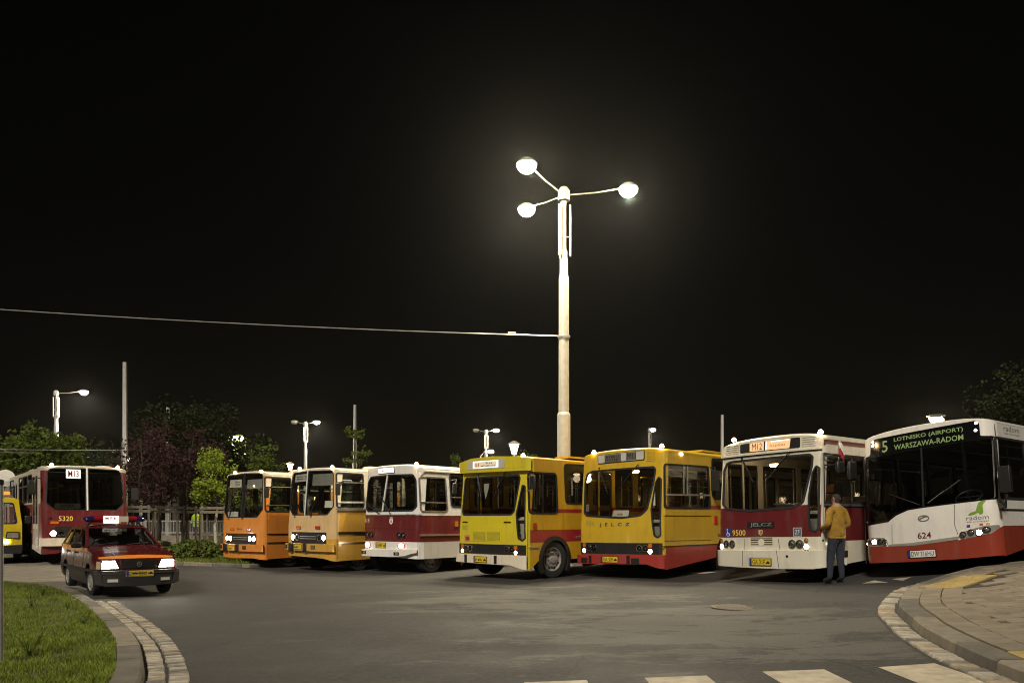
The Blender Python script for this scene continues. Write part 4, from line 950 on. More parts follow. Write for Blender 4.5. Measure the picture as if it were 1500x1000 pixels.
b.shell([CRP, MAR], lambda x, z: 1 if .955 < z < 1.60 and abs(x) < 1.22 else 0, lambda y, z: 1 if (.86 < z < 1.58 or z > 2.93) else 0, [(-1.25, .36), (-1.15, .33), (-.5, .31), (.3, .30), (1.1, .31), (1.25, .34)], arches=[(2.9, .46, .62), (7.2, .46, .62)], fz=[.955, 1.60], sz=[.86, 1.58], roofmat=CRP)
b.strip(1, 'roof_stripe', (.25, 2.86), (8.9, 2.86), .08, 0, .008, MAR)
b.strip('F', 'visor_lip', (-1.2, 2.735), (1.2, 2.72), .03, -.01, .05, CRP); b.strip('F', 'visor_gap', (-1.2, 2.712), (1.2, 2.698), .016, 0, .006, SEAM)
sg_ = b.pa('F', 'destination_sign', [(-.68, 2.79), (.76, 2.78), (.75, 2.995), (-.69, 2.985)], 0, .012, BLK, r=.03)
b.pa('F', 'lit_number_panel', [(-.42, 2.80), (-.07, 2.795), (-.07, 2.985), (-.43, 2.98)], .012, .017, SIGNO, sg_); b.tx('F', 'M12', -.36, 2.82, -.11, 2.96, INK, sg_, .021)
b.pa('F', 'lit_name_panel', [(-.03, 2.795), (.53, 2.79), (.55, 2.985), (-.03, 2.985)], .012, .017, SIGNO, sg_); b.tx('F', 'PILCZYŃSKA', .08, 2.85, .44, 2.91, INK, sg_, .021); b.pa('F', 'tube_glow', rect(-.02, 2.80, .0, 2.98), .017, .02, SIGN, sg_); b.pa('F', 'tube_glow', rect(.1, 2.955, .52, 2.975), .017, .02, SIGN, sg_)
mm = MB()
for a, c in ((-1.08, -.72), (.80, 1.08)):
    for k in range(5): mm.patch(rect(a, 2.79 + k * .045, c, 2.803 + k * .045), b.F, -.004, .012)
tag(mm.build('louvre', GRW, b.root), kind='stuff')
bd = b.pa('F', 'badge', rect(-.42, 1.145, .24, 1.28), 0, .012, BLK); b.tx('F', 'JELCZ', -.34, 1.165, .20, 1.26, ALU, bd, .016, bold=.02)
em = b.pa('F', 'coat_of_arms', [(-.09, .99), (-.04, 1.03), (-.04, 1.11), (-.14, 1.11), (-.14, 1.03)], 0, .006, pm('emblem_gold', (.55, .42, .15), .5)); b.pa('F', 'charge', [(-.09, 1.01), (-.06, 1.04), (-.06, 1.09), (-.09, 1.09)], .006, .008, MAR, em)
BLU = pm('sign_blue', (.02, .035, .20), .5, var=.05)
wc = b.pa('F', 'wheelchair_sign', rect(-1.05, .97, -.86, 1.16), 0, .004, BLU)
b.pa('F', 'symbol', ell((-.975, 1.135), .014, .014, 10), .004, .006, WHT, wc); ring = ell((-.955, 1.02), .045, .04, 16)
mm = MB(); mm.patch(ring, b.F, .004, .006, holes=[inset(ring, .010)]); mm.patch([(-.985, 1.12), (-.970, 1.12), (-.965, 1.05), (-.92, 1.05), (-.895, .995), (-.907, .99), (-.93, 1.035), (-.985, 1.035)], b.F, .004, .006); mm.build('symbol', WHT, wc)
b.tx('F', '9500', -.83, .99, -.47, 1.12, YELN, bold=.012)
zf = b.pa('F', 'gearbox_badge', rect(.66, .965, .84, 1.145), 0, .005, GRW); b.pa('F', 'badge_field', rect(.675, .98, .825, 1.13), .005, .007, pm('badge_blue_grey', (.09, .11, .13), .5), zf); b.tx('F', 'ZF', .70, 1.01, .80, 1.10, WHT, zf, .010)
for x in (-1.0, -.83, .64, .80): b.lamp('F', 'headlamp', (x, .81), .085, .09, None, off=.004)
for x in (-1.13, .94): b.lamp('F', 'position_lamp', (x, .755), .068, .068, PLIT, off=.004); b.lamp('F', 'turn_signal', (x, .885), .045, .045, lens=AMB, off=.004)
gr = b.pa('F', 'front_grille', rect(-.36, .77, .21, .93), 0, .004, CRP)
for z in (.79, .835, .88, .915): b.pa('F', 'grille_slot', rect(-.34, z, .19, z + .022), .004, .007, INK, gr)
b.pa('F', 'roundel', ell((-.075, .85), .075, .075), .007, .016, CRP, gr)
bp_ = MB(); P = [(-1.245, .36), (-1.15, .33), (-.5, .31), (.3, .30), (1.1, .31), (1.245, .34), (1.245, .68), (-1.245, .68)]
bp_.patch(P, b.F, -.02, .07, cu=b.cu, cv=b.cv); b_ = bp_.build('bumper', CRP, b.root, 35, .03)
b.pa('F', 'plate_recess', [(-.38, .355), (.215, .36), (.215, .54), (-.38, .535)], .07, .073, GRW, b_, r=.02)
b.plate(-.31, .37, .19, .50, 'GA 31F', .088, tail=1)
for x0, x1 in ((-.51, -.52), (.32, .36)): b.strip('F', 'bumper_seam', (x0, .93), (x1, .69), .010, 0, .003, SEAM); b.strip('F', 'bumper_seam', (x0, .67), (x1, .33), .010, .07, .073, SEAM)
b.pa('F', 'tow_hole', ell((.55, .56), .028, .028, 12), .07, .073, INK)
b.strip(1, 'waist_bar', (.16, 1.59), (8.9, 1.60), .045, 0, .02, ALU); b.strip(1, 'corner_post', (.13, .90), (.16, 2.62), .05, 0, .02, CRP)
for y in (1.8, 2.25): b.strip(1, 'panel_seam', (y, .36), (y, 1.56), .03, 0, .006, CRMS)
b.pa(1, 'filler_flap', rect(.92, .52, 1.06, .66), 0, .006, INK); b.pa(1, 'step_light', rect(.94, .36, 1.02, .48), 0, .006, WHT); b.strip(1, 'panel_seam', (.55, .36), (.55, .85), .012, 0, .003, SEAM)
b.marker(1.17, 3.05); b.marker(-.88, 3.10)
b.wiper((-.62, 2.69), (-.45, 2.40)); b.wiper((.55, 2.70), (.25, 2.38))
m = MB(); m.tube([(1.27, .2, 2.55), (1.4, .3, 2.58), (1.44, .9, 2.55)], .02, 6); m.tube([(1.27, .2, 2.38), (1.42, .35, 2.38), (1.44, .5, 2.38)], .018, 6); m.tube([(1.44, .92, 2.1), (1.44, .92, 1.65)], .014, 6); m.build('mirror_arm', BLK, b.root)
for y, z, w, hh in ((.92, 2.28, .22, .40), (.47, 2.33, .20, .26)):
    m = MB(); m.box((1.46, y, z), (.09, w * 1.3, hh)); m.build('mirror', BLK, b.root, 30, .04)
for y in (2.9, 7.2):
    for x in (-1.07, 1.07): b.wheel(x, y, .48)
b.interior(SEATB, RAIL, INT, y0=2.6, wheelx=.55, dz=1.36); b.cabin_lamp((-.45, 1.1, 2.55), 2.5)
m = MB()
for k in range(5): m.box(b.F(.25 + k * .11, 1.62, -.22 - .03 * k), (.2, .26, .01), M=Matrix.Rotation(R(-25), 3, 'X') @ Matrix.Rotation(R(20 * k), 3, 'Z'))
m.build('papers', PAPER, b.root)
# --- low-floor bus with LED display
b = Bus('white_red_bus', 'modern white and brick-red bus with LED destination display and number 624, at right frame edge', (7.81, 14.948, .47), 51.0, 2.45, 8, .27, 2.68, .19, ((0, 0), (1.1, 0), (3.0, .22)), .12, .22, roll=5.0, pe=2.3)
GLB = glass('windscreen_tinted', (.80, .82, .80), 1.5)
mask = rpoly([(-1.215, 1.0), (-.68, 1.04), (-.51, 1.15), (-.28, 1.23), (0, 1.25), (.53, 1.27), (1.21, 1.29), (1.21, 2.44), (1.03, 2.46), (1.02, 2.70), (.95, 2.755), (-.90, 2.72), (-1.0, 2.66), (-1.02, 2.40), (-1.2, 2.38)], [.03, .1, .15, .1, .1, .1, .03, .03, .03, .06, .05, .08, .05, .05, .03])
ledp = rpoly([(-1.0, 2.39), (1.0, 2.43), (1.005, 2.69), (.95, 2.74), (-.89, 2.705), (-.985, 2.65)], .03)
wsp = rpoly([(-1.19, 1.04), (-.68, 1.075), (-.51, 1.18), (-.28, 1.26), (0, 1.275), (.53, 1.295), (1.19, 1.315), (1.19, 2.405), (0, 2.39), (-1.18, 2.355)], .04)
b.holes['F'].append(wsp)
m = MB(); m.patch(mask, b.F, -.02, .006, holes=[wsp], cu=b.cu, cv=b.cv); ws = m.build('windscreen', pm('glass_mask', (.008, .008, .009), .08, coat=.6, var=0), b.root)
g = MB(); g.patch(wsp, b.F, None, .0, cu=b.cu, cv=b.cv); g.build('pane', GLB, ws); b.strip('F', 'centre_bar', (.02, 1.27), (.02, 2.40), .03, -.01, .012, BLK)
LED = pm('led_amber_green', (.03, .035, .012), .5, var=0, emit=(.42, .58, .20), es=.13)
dp = b.pa('F', 'led_display', ledp, .006, .012, pm('display_black', (.006, .006, .006), .12, coat=.5, var=0))
b.tx('F', '5', -.75, 2.42, -.63, 2.65, LED, dp, .016, bold=.01); b.tx('F', 'LOTNISKO (AIRPORT)', -.50, 2.575, .76, 2.675, LED, dp, .016, bold=.012); b.tx('F', 'WARSZAWA-RADOM', -.50, 2.43, .76, 2.535, LED, dp, .016, bold=.012)
for x, z in ((-.94, 2.655), (-.94, 2.585), (.975, 2.70), (.965, 2.57)): b.lamp('F', 'marker_lamp', (x, z), .03, .03, PLIT, off=.012)
for sg in (1, -1): b.side_windows([(.36, 1.75), (1.85, 3.2), (3.3, 4.6), (4.7, 6.0), (6.1, 7.6)], 1.30, 2.42, r=.04, sides=(sg,))
SWH = pm('paint_solid_white', (.74, .70, .62), .28, coat=.6, var=.04, scale=2, dirt=0.26, streak=True, bump=.06, bscale=2.2)
def ff8(x, z):
    P = [(-1.3, .59), (-.68, .56), (-.23, .54), (.59, .60), (.83, .63), (1.1, .68), (1.3, .83)]
    for (a, c), (d, e) in zip(P, P[1:]):
        if a <= x <= d: return 1 if z < c + (e - c) * (x - a) / (d - a) else 0
    return 0
b.shell([SWH, SRD], lambda x, z: 0, lambda y, z: 1 if z < .81 else 0, [(-1.225, .26), (-.3, .25), (.57, .26), (1.225, .29)], arches=[(2.75, .47, .60), (6.3, .47, .60)], sz=[.81], roofmat=SWH, ftop=.8, lining=INT)
b.pa('F', 'bumper', [(-1.22, .25), (-.3, .245), (.57, .255), (1.22, .285), (1.22, .80), (1.1, .68), (.83, .63), (.59, .60), (-.23, .54), (-.68, .56), (-1.22, .59)], -.02, .03, SRD, bevel=.015)
b.pa('F', 'grey_trim', [(-.72, .565), (-.23, .548), (.58, .61), (.60, .67), (-.22, .605), (-.70, .60)], 0, .02, pm('trim_grey', (.28, .26, .22), .4))
for hp, cs, lit in (([(-1.205, .58), (-.76, .575), (-.70, .64), (-.78, .735), (-1.05, .755), (-1.2, .73)], [(-1.10, .665), (-.985, .665), (-.87, .665), (-.77, .655)], 1), ([(.58, .64), (.84, .635), (1.1, .685), (1.19, .76), (1.205, .83), (1.0, .825), (.68, .75)], [(.67, .695), (.80, .725), (.93, .71), (1.04, .755)], 2)):
    hc = b.pa('F', 'headlamp_cluster', hp, 0, .02, pm('lamp_silver', (.45, .43, .38), .3, .6), r=.04)
    for i, c in enumerate(cs): b.lamp('F', 'headlamp', c, .058, .058, HLIT if i == lit else None, off=.02)
b.lamp('F', 'turn_signal', (-1.19, .64), .035, .035, PLIT, off=.02)
b.plate(-.32, .325, .18, .45, 'DW 316HU', .04, col=PLW)
b.tx('F', '624', -.13, .67, .12, .79, pm('number_maroon', (.13, .012, .02), .5, var=0), off=.004, bold=.015)
GRY = pm('logo_grey', (.16, .155, .15), .5, var=0)
ring = ell((.01, 1.05), .105, .06, 24); mm = MB(); mm.patch(ring, b.F, 0, .008, holes=[inset(ring, .018)], cu=b.cu); mm.patch([(-.06, 1.03), (.02, 1.06), (.09, 1.075), (.085, 1.09), (-.0, 1.08), (-.07, 1.05)], b.F, 0, .008); mm.build('maker_emblem', GRY, b.root)
lg8 = b.pa('F', 'logo_figure', rpoly([(.76, 1.03), (.82, 1.085), (.90, 1.10), (.945, 1.25), (1.0, 1.28), (1.075, 1.275), (1.03, 1.235), (1.01, 1.19), (1.02, 1.08), (1.0, 1.04), (.965, 1.035), (.94, 1.075), (.87, 1.04)], .02, 3), 0, .004, pm('logo_green', (.16, .30, .025), .5, var=.1))
b.tx('F', 'radom', .74, .945, 1.09, 1.025, GRY, off=.004); b.tx('F', 'siła w precyzji', .745, .895, 1.09, .93, GRY, off=.004)
for x, c, nm in ((.735, (.10, .04, .20), 'square_violet'), (.94, (.45, .10, .06), 'square_red'), (1.04, (.62, .33, .08), 'square_orange')): b.pa('F', 'logo_square', rect(x, .815 if x < .9 else .835, x + .055, .865 if x < .9 else .875), 0, .004, pm(nm, c, .5, var=0))
for a, c in (((-.61, .98), (-.64, .6)), ((.56, 1.26), (.54, .87)), ((.54, .87), (.58, .70))): b.strip('F', 'panel_seam', a, c, .008, 0, .002, SEAM)
b.wiper((-.05, 1.31), (-.35, 1.45)); b.wiper((.12, 1.32), (.42, 1.52))
b.tx(1, 'radom', .80, 2.56, 1.55, 2.665, GRY, off=.004); b.tx(1, 'siła w precyzji', .82, 2.49, 1.55, 2.535, GRY, off=.004)
b.strip(1, 'panel_seam', (.40, 2.44), (.40, 2.66), .012, 0, .004, SEAM)
b.strip(1, 'window_sill', (.3, 1.10), (7.9, 1.10), .03, 0, .012, BLK)
m = MB(); m.tube([(1.23, .25, 1.25), (1.36, .12, 1.12), (1.42, .10, 1.35)], .028, 6); m.box((1.42, .10, 1.62), (.18, .12, .46)); m.build('mirror', BLK, b.root, 30, .04)
for y in (2.75, 6.3):
    for x in (-1.05, 1.05): b.wheel(x, y, .47)
b.interior(SEAT, RAIL, INT, y0=3.0, wheelx=.5, dz=1.1)
# --- articulated maroon bus at left
b = Bus('maroon_articulated_bus', 'maroon articulated bus with fleet number 5320 waiting behind the escort car', (-13.764, 25.77, .05), -38.0, 2.5, 8.6, .33, 3.06, .13, rake_i, .06, .2)
ikarus(b, -.01, .03, WHT, MAR, CRM, MAR, None)
AMBM = pm('paint_faded_maroon', (.17, .035, .035), .4, coat=.2, var=.15, dirt=0.54, streak=True, bump=.06, bscale=2.2); CRD = pm('paint_dirty_cream', (.46, .41, .33), .4, var=.12, dirt=0.59, streak=True, bump=.06, bscale=2.2)
for sg in (1, -1): b.side_windows([(2.25, 3.3), (3.45, 4.5), (4.65, 5.7), (7.2, 8.4)], 2.03, 2.95, bar=2.6, sides=(sg,)); 
for sg in (-1, 1):
    for y0, y1 in ((.75, 1.95), (5.9, 7.0)):
        for k in range(2):
            a = lerp(y0, y1, k / 2) + .02; c = lerp(y0, y1, (k + 1) / 2) - .02
            dr = b.pa(sg, 'door_leaf', rect(a, .45, c, 2.95), 0, .02, CRD, r=.03); b.pa(sg, 'door_glass', rect(a + .07, 1.3, c - .07, 2.85), .02, .026, pm('door_glass_dark', (.03, .03, .03), .1, coat=.5), dr, r=.05); b.pa(sg, 'door_glass', rect(a + .07, .6, c - .07, 1.15), .02, .026, pm('door_panel', (.25, .22, .18), .5), dr, r=.04)
b.shell([MAR, CRD, AMBM], lambda x, z: 0 if z < 3.0 else 1, lambda y, z: 1 if z > 1.95 or z < .62 else 2, [(-1.25, .34), (-.85, .36), (-.5, .48), (.5, .48), (.85, .36), (1.25, .34)], arches=[(2.85, .46, .58)], fz=[3.0], sz=[1.95, .62], roofmat=CRM)
g_ = None
for x in (-.94, .94): b.lamp('F', 'headlamp', (x, 1.0), .105, .105, HLIT, off=.012)
for x in (-.72, .72): b.lamp('F', 'headlamp', (x, 1.0), .09, .09, None, off=.012)
b.pa('F', 'bumper', rect(-1.23, .60, 1.23, .85), -.05, .10, CRM, bevel=.02)
sgn = b.pa('F', 'destination_sign', rect(-.56, 2.77, -.14, 3.06), -.07, -.05, SIGN); b.tx('F', 'M13', -.50, 2.81, -.20, 3.02, GRED, sgn, -.04, bold=.01)
op = b.pa('F', 'route_board', rect(-.90, 1.80, -.16, 1.96), -.05, -.04, PAPER); b.tx('F', 'OPERA', -.72, 1.83, -.34, 1.93, INK, op, -.03)
b.tx('F', '5320', -.79, 1.39, -.39, 1.55, YELN, bold=.012); b.pa('F', 'turn_signal', rect(-1.02, 1.30, -.79, 1.38), 0, .03, AMB); b.pa('F', 'turn_signal', rect(.79, 1.30, 1.02, 1.38), 0, .03, AMB)
b.lamp('F', 'small_lamp', (-1.01, 1.48), .035, .035, None)
b.marker(-.96, 3.17); b.marker(.96, 3.17)
m = MB(); m.lathe([(.3, 0), (.31, .05), (.24, .11), (.001, .13)], 18, (.75, 1.4, 3.15)); m.build('roof_vent', CRM, b.root)
for y in (3.0, 5.2): m = MB(); m.box((-.5, y, 3.22), (.9, .9, .09)); m.build('roof_hatch', CRD, b.root, 30, .02)
m = MB(); m.tube([(-1.26, .3, 2.75), (-1.5, .12, 2.75), (-1.52, .1, 2.45)], .018, 6); m.build('mirror_arm', BLK, b.root); m = MB(); m.box((-1.53, .1, 2.45), (.24, .1, .46)); m.build('mirror', BLK, b.root, 30, .04)
m = MB(); m.tube([(1.26, .3, 2.4), (1.45, .1, 2.45)], .018, 6); m.box((1.47, .1, 2.3), (.2, .09, .4)); m.build('mirror', BLK, b.root)
m = MB(); n_ = 0
for k in range(10):
    w = 1.19 if k % 2 == 0 else 1.12; y = 8.62 + k * .08; rows = [Vector((x * w, y, z)) for x, z in ((-1, .5), (-1, 2.95), (-.85, 3.1), (.85, 3.1), (1, 2.95), (1, .5))]
    m.v += [tuple(p) for p in rows]
for k in range(9):
    for j in range(5): m.f.append((k * 6 + j, k * 6 + j + 1, k * 6 + 7 + j, k * 6 + 6 + j)); m.m.append(0)
m.build('bellows', RUB, b.root, 0)
# rear section
m = MB(); sec = [(-1.25, .33), (-1.25, 3.05), (-1.1, 3.17), (1.1, 3.17), (1.25, 3.05), (1.25, .33)]
m.grid([[Vector((x, 9.4, z)) for x, z in sec], [Vector((x, 15.5, z)) for x, z in sec]]); m.f.append(tuple(range(6))); m.m.append(0); m.f.append(tuple(range(6, 12))); m.m.append(0); tr = m.build('rear_section', CRD, b.root, 30)
for sg in (-1, 1):
    for k in range(4): b.pa(sg, 'window', rect(9.7 + k * 1.4, 2.0, 10.9 + k * 1.4, 2.95), 0, .012, pm('door_glass_dark', (.03, .03, .03), .1, coat=.5), r=.06)
    b.pa(sg, 'maroon_band', rect(9.4, .65, 15.5, 1.95), 0, .006, AMBM)
for y in (2.85, 13.0):
    for x in (-1.07, 1.07): b.wheel(x, y, .47)
b.interior(SEATB, RAILY, INTD, y0=2.4, wheelx=.55)
# ---------------------------------------------------------------- escort car
CARM = pm('car_paint_maroon', (.060, .007, .008), .20, coat=.7, var=.05, scale=2, dirt=.1)
CARO = pm('car_stripe_orange', (.62, .20, .03), .3, coat=.4, var=.04)
CARL = pm('car_lower_grey', (.045, .035, .030), .6, var=.1)
BUMP = pm('bumper_grey', (.022, .020, .020), .55, var=.1)
BLUE = pm('beacon_blue', (.010, .008, .055), .12, coat=.8, var=.05); REDB = pm('beacon_red', (.17, .006, .012), .15, coat=.8, var=.05)
car = empty('escort_car', (-7.63, 16.3, -.088), R(38.5)); car.scale = (1, 1, 1.06); tag(car, 'maroon hatchback escort car with orange stripe and blue-red roof light bar', 'car')
CL = 4.3
def hw(y, z):
    w = .80
    if y < .55: w -= .085 * ((.55 - y) / .55) ** 2
    if y > 3.7: w -= .07 * ((y - 3.7) / .6) ** 2
    if z > .60: w -= .05 * ((z - .60) / .35) ** 1.4 if z < .96 else .05
    if z < .42: w -= .06 * (.42 - z) / .2
    return w
def cs(sg): return lambda u, v, o=0: Vector((sg * (hw(u, v) + o), u, v))
def belt(y):
    P = [(0, .70), (.15, .745), (.6, .84), (1.25, .925), (2.5, .935), (3.6, .955), (4.05, .96), (4.3, .93)]
    for (a, b), (c, d) in zip(P, P[1:]):
        if a <= y <= c: return b + (d - b) * (y - a) / (c - a)
    return P[-1][1]
cyc = [k * .1 for k in range(0, 44)]; cvz = [.3, .42, .5, .6, .68, .76, .84, .9]
for sg in (1, -1):
    bot = [(0.0, .30)]
    for yc in (.78, 3.29):
        bot += [(yc + .36 * math.cos(math.pi * (1 - i / 12)), .28 + .36 * math.sin(math.pi * (1 - i / 12))) for i in range(13) if .28 + .36 * math.sin(math.pi * (1 - i / 12)) > .24] if True else []
    bot = [(0.02, .26), (.42, .26)] + [(.78 - .36 * math.cos(math.pi * i / 12), .29 + .36 * math.sin(math.pi * i / 12)) for i in range(0, 13)] + [(1.16, .22), (2.91, .22)] + [(3.29 - .36 * math.cos(math.pi * i / 12), .29 + .36 * math.sin(math.pi * i / 12)) for i in range(0, 13)] + [(3.67, .26), (4.28, .28)]
    top = [(4.28, belt(4.28))] + [(y, belt(y)) for y in (4.05, 3.6, 3.0, 2.5, 1.9, 1.25, .9, .6, .3, .15, .02)]
    def cm(u, v): return 1 if v < .50 else (2 if .855 < v and u > 1.15 else 0)
    m = MB(); m.patch(bot + top, cs(sg), -.03, 0, cu=cyc, cv=cvz + [.855], matf=cm); m.build('side_body', [CARM, CARL, CARO], car, 40)
    m = MB(); m.patch(rect(.05, .485, 4.25, .535), cs(sg), 0, .018, cu=cyc); m.build('rubbing_strip', BUMP, car)
    for y in (1.33, 2.36, 3.2):
        m = MB(); m.patch([(y - .004, .5 if y != 3.2 else .62), (y + .004, .5 if y != 3.2 else .62), (y + .004, belt(y)), (y - .004, belt(y))], cs(sg), 0, .003, cv=cvz); m.build('door_gap', SEAM, car)
    for y in (2.12, 3.0): m = MB(); m.patch(rect(y, .80, y + .17, .835), cs(sg), 0, .025); m.build('door_handle', BLK, car)
    # glasshouse
    def gs(u, v, o=0): t = (v - .93) / .43; return Vector((sg * (.755 - .16 * t + o), u, v))
    frame = [(1.20, .925), (4.02, .96), (3.62, 1.30), (3.40, 1.345), (2.10, 1.35), (1.92, 1.30)]
    w1 = rpoly([(1.36, .955), (2.33, .955), (2.33, 1.285), (2.00, 1.285), (1.93, 1.255)], .03); w2 = rpoly([(2.42, .955), (3.18, .965), (3.14, 1.285), (2.42, 1.285)], .03); w3 = rpoly([(3.28, .975), (3.86, .985), (3.54, 1.27), (3.24, 1.285)], .03)
    m = MB(); m.patch(frame, gs, -.03, 0, holes=[w1, w2, w3]); m.build('window_frame', CARM, car)
    for w in (w1, w2, w3): m = MB(); m.patch(w, gs, None, -.012); m.build('side_window', GLS, car)
    m = MB(); m.box((sg * .90, 1.42, .985), (.20, .10, .12)); mi = m.build('door_mirror', BLK, car, 30, .03); m = MB(); m.box((sg * .91, 1.473, .985), (.16, .004, .09)); m.build('mirror_glass', CHR, mi)
# bonnet, roof, tail
def bon(u, v, o=0): return Vector((u * (hw(v, .9) - .02) / .80, v, belt(v) + .035 * (1 - (u / .8) ** 2) + o))
m = MB(); m.patch(rect(-.80, .05, .80, 1.27), bon, -.02, .0, cu=[k * .1 for k in range(-7, 8)], cv=[k * .1 for k in range(1, 13)] + [.27], matf=lambda u, v: 1 if v < .27 else 0); m.build('bonnet', [CARM, CARO], car, 40)
for u in (-.45, .45): m = MB(); m.patch([(u - .006, .25), (u + .006, .25), (u * .9 + .006, 1.2), (u * .9 - .006, 1.2)], bon, 0, .012); m.build('bonnet_crease', CARM, car)
def cyp(y0, z0, y1, z1, w0, w1, bulge=.03):
    def f(u, v, o=0):
        t = v; y = lerp(y0, y1, t); z = lerp(z0, z1, t); n = Vector((0, -(z1 - z0), (y1 - y0))).normalized(); w = lerp(w0, w1, t)
        if n.z < 0: n = -n
        return Vector((u * w, y + bulge * u * u, z)) + n * o
    return f
wsf = cyp(1.22, .955, 1.97, 1.335, .735, .595); cu10 = [k * .2 for k in range(-4, 5)]
hole = rpoly(rect(-.94, .04, .94, .95), .06)
m = MB(); m.patch(rect(-1, 0, 1, 1), wsf, -.02, 0, holes=[hole], cu=cu10); m.build('windscreen_frame', CARM, car); m = MB(); m.patch(inset(hole, -.005), wsf, None, -.006, cu=cu10); m.build('windscreen', WSG, car)
m = MB(); rows = []
for y, z in ((1.95, 1.335), (2.05, 1.365), (2.3, 1.385), (2.9, 1.39), (3.35, 1.375), (3.62, 1.325)): rows.append([Vector((x * .60, y + .03 * x * x, z - .045 * abs(x) ** 3)) for x in [k / 8 for k in range(-8, 9)]])
m.grid(rows); rfo = m.build('roof', CARM, car, 50)
bgf = cyp(4.06, .96, 3.60, 1.325, .72, .60, 0); m = MB(); m.patch(rect(-1, 0, 1, 1), bgf, -.02, 0, holes=[hole]); m.build('tailgate', CARM, car); m = MB(); m.patch(hole, bgf, None, -.006); m.build('rear_window', GLS, car)
m = MB(); m.patch(rect(-.72, .3, .72, .95), lambda u, v, o=0: Vector((u, 4.28 + o, v)), -.02, 0); m.patch(rect(-.73, 4.03, .73, 4.29), lambda u, v, o=0: Vector((u, v, .95 + o)), -.02, 0); m.build('tail_panel', CARM, car)
# front
def cf(u, v, o=0): return Vector((u, .10 * (u / .75) ** 2 + (.03 if v > .55 else 0) * 0 - o + .01, v))
cc = [k * .1 for k in range(-7, 8)]
m = MB(); m.patch(rect(-.735, .42, .735, .745), cf, -.03, 0, cu=cc); m.build('front_panel', CARM, car)
gr = MB(); gr.patch(rect(-.345, .56, .345, .715), cf, 0, .015, cu=cc); gro = gr.build('grille', BLK, car)
for k in range(4): m = MB(); m.patch(rect(-.34, .575 + k * .036, .34, .583 + k * .036), cf, .015, .022, cu=cc); m.build('grille_slat', BUMP, gro)
m = MB(); m.patch(ell((0, .635), .05, .05), cf, .015, .035); em = m.build('emblem', CHR, gro); m = MB(); m.patch(ell((0, .635), .035, .035), cf, .035, .037); m.build('emblem_field', BLK, em); m = MB(); m.patch(rect(-.018, .62, .018, .65), cf, .037, .039); m.build('emblem_mark', CHR, em)
for sg in (-1, 1):
    p = rpoly([(sg * .36, .545), (sg * .70, .545), (sg * .715, .71), (sg * .44, .725)], .025); m = MB(); m.patch(p, cf, 0, .02, cu=cc); hl = m.build('headlamp', CHR, car); m = MB(); m.patch(inset(p, .018), cf, .02, .03, cu=cc); m.build('lens', HLIT, hl)
    m = MB(); m.patch(rect(.0, .555, .14, .70), cs(sg), 0, .02); m.build('corner_lamp', pm('clear_amber', (.45, .33, .22), .2, coat=.6), car)
def bf(u, v, o=0): return Vector((u, .16 * (abs(u) / .82) ** 3 - .06 - o, v))
m = MB(); m.patch([(-.80, .26), (-.6, .22), (.6, .22), (.80, .26), (.82, .40), (.82, .52), (-.82, .52), (-.82, .40)], bf, -.16, .0, cu=cc + [-.78, .78], cv=[.4]); bo = m.build('bumper', BUMP, car, 40, .015)
m = MB(); m.patch(rect(-.80, .455, .80, .475), bf, 0, .012, cu=cc); m.build('bumper_trim', CARL, bo)
for x in (-.5, .5): m = MB(); m.patch(rect(x - .10, .30, x + .10, .37), bf, 0, .012); fo = m.build('fog_lamp', CHR, bo); m = MB(); m.patch(rect(x - .09, .31, x + .09, .36), bf, .012, .016); m.build('lens', pm('fog_glass', (.55, .53, .48), .2, coat=.6), fo)
m = MB(); m.patch(rect(-.265, .395, .265, .515), bf, .002, .012); po = m.build('number_plate', ALU, car); m = MB(); m.patch(rect(-.26, .412, .26, .512), bf, .012, .016); m.build('plate_face', PLY, po)
m = MB(); m.patch(rect(-.26, .412, -.215, .512), bf, .016, .018); m.build('euro_band', EUB, po); text(po, 'DW 25U', bf, -.20, .428, .12, .497, .020, INK)
m = MB(); m.patch([(.15, .445), (.25, .445), (.25, .462), (.23, .465), (.222, .483), (.185, .483), (.178, .465), (.15, .46)], bf, .016, .019); m.build('pictogram', INK, po)
for sg in (-1, 1):
    for y in (.78, 3.29):
        t = MB(); w = .088; r = .29; t.lathe([(r * .62, -w * .9), (r * .85, -w), (r * .97, -w * .85), (r, -w * .5), (r, w * .5), (r * .97, w * .85), (r * .85, w), (r * .62, w * .9)], 30, axis='X'); o = t.build('wheel', RUB, car, 35); o.location = (sg * .675, y, r); o.rotation_euler = (0, 0, R(5) if y < 1 else 0)
        q = MB(); e = sg * w; q.lathe([(r * .64, e * .9), (r * .6, e * .95), (r * .57, e * .6), (r * .3, e * .75), (r * .2, e * .95), (.001, e * .95)], 26, axis='X')
        for i in range(8): a = 2 * math.pi * i / 8; q.box((e * .8, r * .44 * math.cos(a), r * .44 * math.sin(a)), (.012, .03, .03), 0, Matrix.Rotation(a, 3, 'X'))
        q.build('rim', RIM, o)
m = MB(); m.box((0, 2.2, .26), (1.3, 3.4, .12)); m.build('underbody', DK, car)
m = MB(); m.box((0, 1.45, .90), (1.35, .45, .08)); m.build('dashboard', INTD, car)
for x in (-.36, .36): m = MB(); m.box((x, 2.2, .62), (.5, .5, .16)); m.box((x, 2.48, .90), (.48, .12, .55)); m.box((x, 2.5, 1.22), (.27, .1, .17)); m.build('seat', SEAT, car, 30, .03)
m = MB(); m.box((0, 3.25, .62), (1.2, .5, .16)); m.box((0, 3.5, .88), (1.2, .12, .5)); m.build('rear_seat', SEAT, car, 30, .03)
